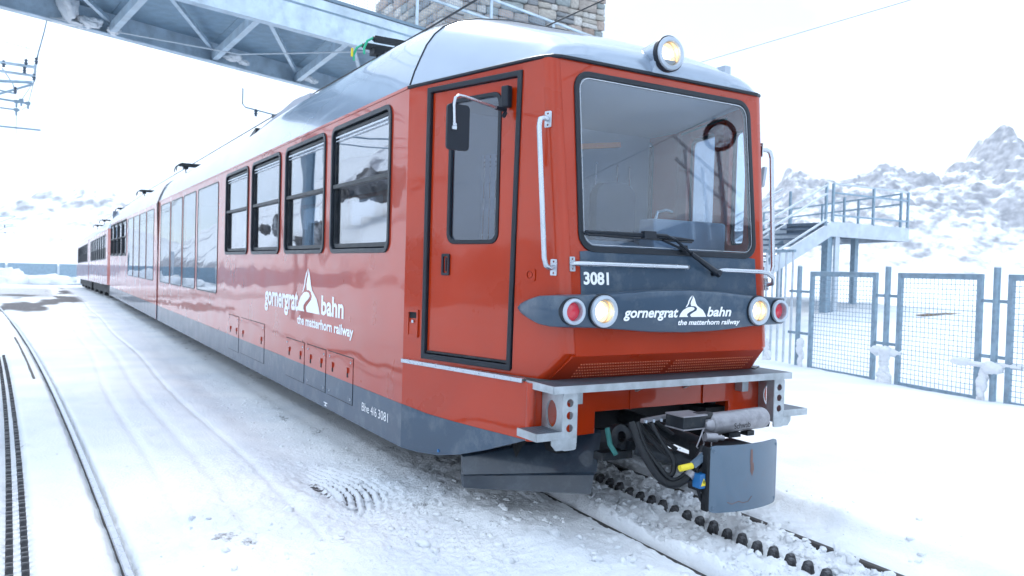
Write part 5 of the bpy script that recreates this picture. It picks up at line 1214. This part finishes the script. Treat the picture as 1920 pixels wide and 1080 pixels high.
# stairs going down towards the train
sx0, sz0 = PX0, PZ; sl = 1.17 / 2.46; run = 5.0
for y in (PY0, PY0 + 1.5):
    fS = F((0, y, 0), (1, 0, 0), (0, 0, 1), (0, -1, 0)); MB().prism(fS, [(sx0, sz0), (sx0, sz0 - .40), (sx0 - run, sz0 - .40 - run * sl), (sx0 - run, sz0 - run * sl)], (), -.05, 0).obj('stringer', M_STAIR, vp)
    for z in (1.03, .80, .10):
        MB().bar((sx0 - .22, y + .0, PZ + z - .06), (sx0 - run, y, PZ + z - run * sl), .04, .045).obj('handrail', M_STAIR, vp)
    for k_ in (2.35, 4.6): MB().bx((sx0 - k_ - .03, y - .03, sz0 - k_ * sl - .1), (sx0 - k_ + .03, y + .03, sz0 - k_ * sl + 1.03)).obj('railing_post', M_FENCE, vp)
for i in range(14):
    x = sx0 - .34 * (i + 1); z = sz0 - .34 * (i + 1) * sl; MB().bx((x, PY0 + .055, z - .04), (x + .30, PY0 + 1.445, z)).obj('stair_tread', M_STAIRD, vp)
# log behind the gate
lg = thing('log', (16.0, 4.8, .6), 'weathered log poking out of the snow behind the middle gate', 'log')
def rayp(dist, px_): pass
b = MB(); b.tube([(14.75, 7.55, .80), (15.0, 7.4, .81), (15.35, 7.2, .80), (15.7, 7.0, .77)], [.015, .04, .08, .11], 9); b.obj('trunk', M_WOOD, lg, smooth=True, ang=60)
b = MB(); b.tube([(15.702, 6.998, .77), (15.715, 6.99, .77)], .10, 9); b.obj('cut_end', M_CUT, lg)

# ================================================================ FAR LEFT: BARRIER, MASTS, MIRROR POST, HOUSE
ba = thing('snow_barrier', (-20, 74, 0), 'long blue grey barrier wall far behind the empty track', 'barrier')
for i in range(16):
    p = Vector((-46 + i * 4, 70 + i * .9, -.45)); MB().box(p + Vector((2, .45, .62)), (3.9, .25, 1.75), Matrix.Rotation(.22, 3, 'Z')).obj('panel', M_FENCE, ba)
    MB().bx((p.x - .1, p.y - .25, -1), (p.x + .1, p.y - .05, .9 + (1.6 if i % 4 == 1 else 0))).obj('barrier_post', M_STAIR, ba)
o = blob('snow_heap', [((-6.5, 66, -.6), (2.2, 1.5, 1.3)), ((-3.6, 66.5, -.6), (3.0, 1.4, .8)), ((-9.5, 66, -.6), (2.5, 1.5, .7))], None); tagp(o, 'pile of cleared snow in front of the far barrier', 'snow heap')
def mast(x, y, h, label, w=.32):
    m_ = thing('line_mast', (x, y, 0), label, 'mast', 'overhead line masts beside the empty track')
    b = MB(); b.bx((x - w / 2, y - w / 2, -.5), (x - w / 2 + .03, y + w / 2, h)); b.bx((x + w / 2 - .03, y - w / 2, -.5), (x + w / 2, y + w / 2, h)); b.bx((x - w / 2 + .03, y - .015, -.5), (x + w / 2 - .03, y + .015, h)); b.obj('column', M_FENCE, m_)
    b = MB(); b.tube([(x, y, h - .6), (x + 2.2, y, h - .4)], .04, 6); b.tube([(x, y, h - 1.5), (x + 2.2, y, h - .45)], .03, 6); b.tube([(x, y, h - 1.6), (x + 2.4, y, h - 1.6)], .025, 6); b.obj('bracket_arm', M_FENCE, m_)
    b = MB(); b.lathe((x + 1.2, y, h - 1.75), (0, 0, 1), [(.01, 0), (.09, .02), (.04, .1), (.09, .2), (.02, .3)], 10); b.obj('insulator', M_INS, m_)
mast(-6.0, 20, 6.5, 'steel line mast mirrored in the third railcar window')
mast(-8.0, 100, 6.5, 'far steel line mast mirrored in the tall windows'); mast(-8.8, 128, 6.5, 'farthest steel line mast mirrored in the tall windows')
for i, z in enumerate((5.2, 5.6, 6.0)):
    wire('line_wire', [(-4.6 - .35 * i, -30, z), (-4.7 - .35 * i, 20, z - .25), (-5.2 - .35 * i, 38, z), (-6.9 - .35 * i, 59, z - .3), (-8 - .3 * i, 90, z)], .012, ['lowest', 'middle', 'highest'][i] + ' overhead wire of the empty track seen mirrored in the railcar windows')
# dark rock outcrops on the left hillside (mirrored in the railcar windows)
M_OUT = mk('dark_rock', (.085, .08, .08), .85, var=.5, vs=.5, bump=.3, bs=.9, dirt=(.8, .82, .85), dscale=.22, damt=1.)
for (c, s_, lb) in (((-39, 103, 13.0), (2.2, 7, 2.1), 'large dark rock outcrop on the snowy hillside, mirrored in the foremost window'), ((-30, 96, 5.3), (1.4, 2.6, 1.9), 'low dark rock on the snowy hillside beside the steel mast'), ((-33, 128, 8), (1.2, 2.4, 1.5), 'jagged dark rock farther along the snowy hillside')):
    o = blob('rock_outcrop', [(c, s_), ((c[0] + 2, c[1] + s_[1] * .8, c[2] - s_[2] * .5), tuple(q * .5 for q in s_))], None, mat=M_OUT, rough=.55); tagp(o, lb, 'rock', 'dark rocks on the left hillside')
# raised terrace in front of the train, with a convex mirror, mirrored in the windshield
te = thing('stone_terrace', (12, -13, 0), 'raised stone terrace with stair rails facing the train', 'terrace')
MB().bx((9.2, -22, -.5), (17, -9.3, 4.75)).obj('wall', M_STONE[2], te)
MB().bx((9.1, -22, 4.75), (17.1, -9.2, 4.95)).obj('snow_cap', M_SNOWC, te, bevel=.05)
for z0 in (0, .55): MB().bar((8.9, -9.15, 6.75 - z0), (10.9, -9.15, 4.95 - z0 + .5), .05, .06).obj('stair_rail', M_STAIR, te)
for k_ in range(4): MB().bx((9.2 + k_ * .5, -9.18, 4.3), (9.25 + k_ * .5, -9.12, 6.45 - k_ * .4)).obj('rail_post', M_STAIR, te)
cm = thing('convex_mirror', (10.27, -9.0, 4.9), 'round red rimmed safety mirror on a post, reflected in the windshield', 'mirror')
MB().tube([(10.25, -9.1, 4.7), (10.25, -9.1, 7.3)], .05, 10).obj('post', M_FENCE, cm)
b = MB(); b.lathe((10.27, -9.0, 6.83), (-.75, .66, 0), [(.30, 0), (.39, .02), (.39, .08), (.31, .09)], 28); b.obj('rim', M_BLKMET, cm, smooth=True, ang=40)
b = MB(); b.lathe((10.27, -9.0, 6.83), (-.75, .66, 0), [(.001, .09), (.16, .075), (.31, .03)], 28); b.obj('mirror_glass', M_MIRROR, cm, smooth=True)
# ---------------------------------------------------------------- thin cold haze over the whole scene
HM = bpy.data.materials.new('haze'); HM.use_nodes = True; hn = HM.node_tree; hn.nodes.clear()
ho = hn.nodes.new('ShaderNodeOutputMaterial'); hv = hn.nodes.new('ShaderNodeVolumePrincipled'); hv.inputs['Color'].default_value = (.93, .96, 1, 1); hv.inputs['Density'].default_value = .00055; hv.inputs['Anisotropy'].default_value = .3
hn.links.new(hv.outputs[0], ho.inputs['Volume'])
hz = MB().bx((-960, -960, -12), (960, 960, 118)).obj('haze', HM, None); tagp(hz, 'thin cold haze that whitens the mountains', kind='stuff')
print('objects', len(bpy.data.objects))
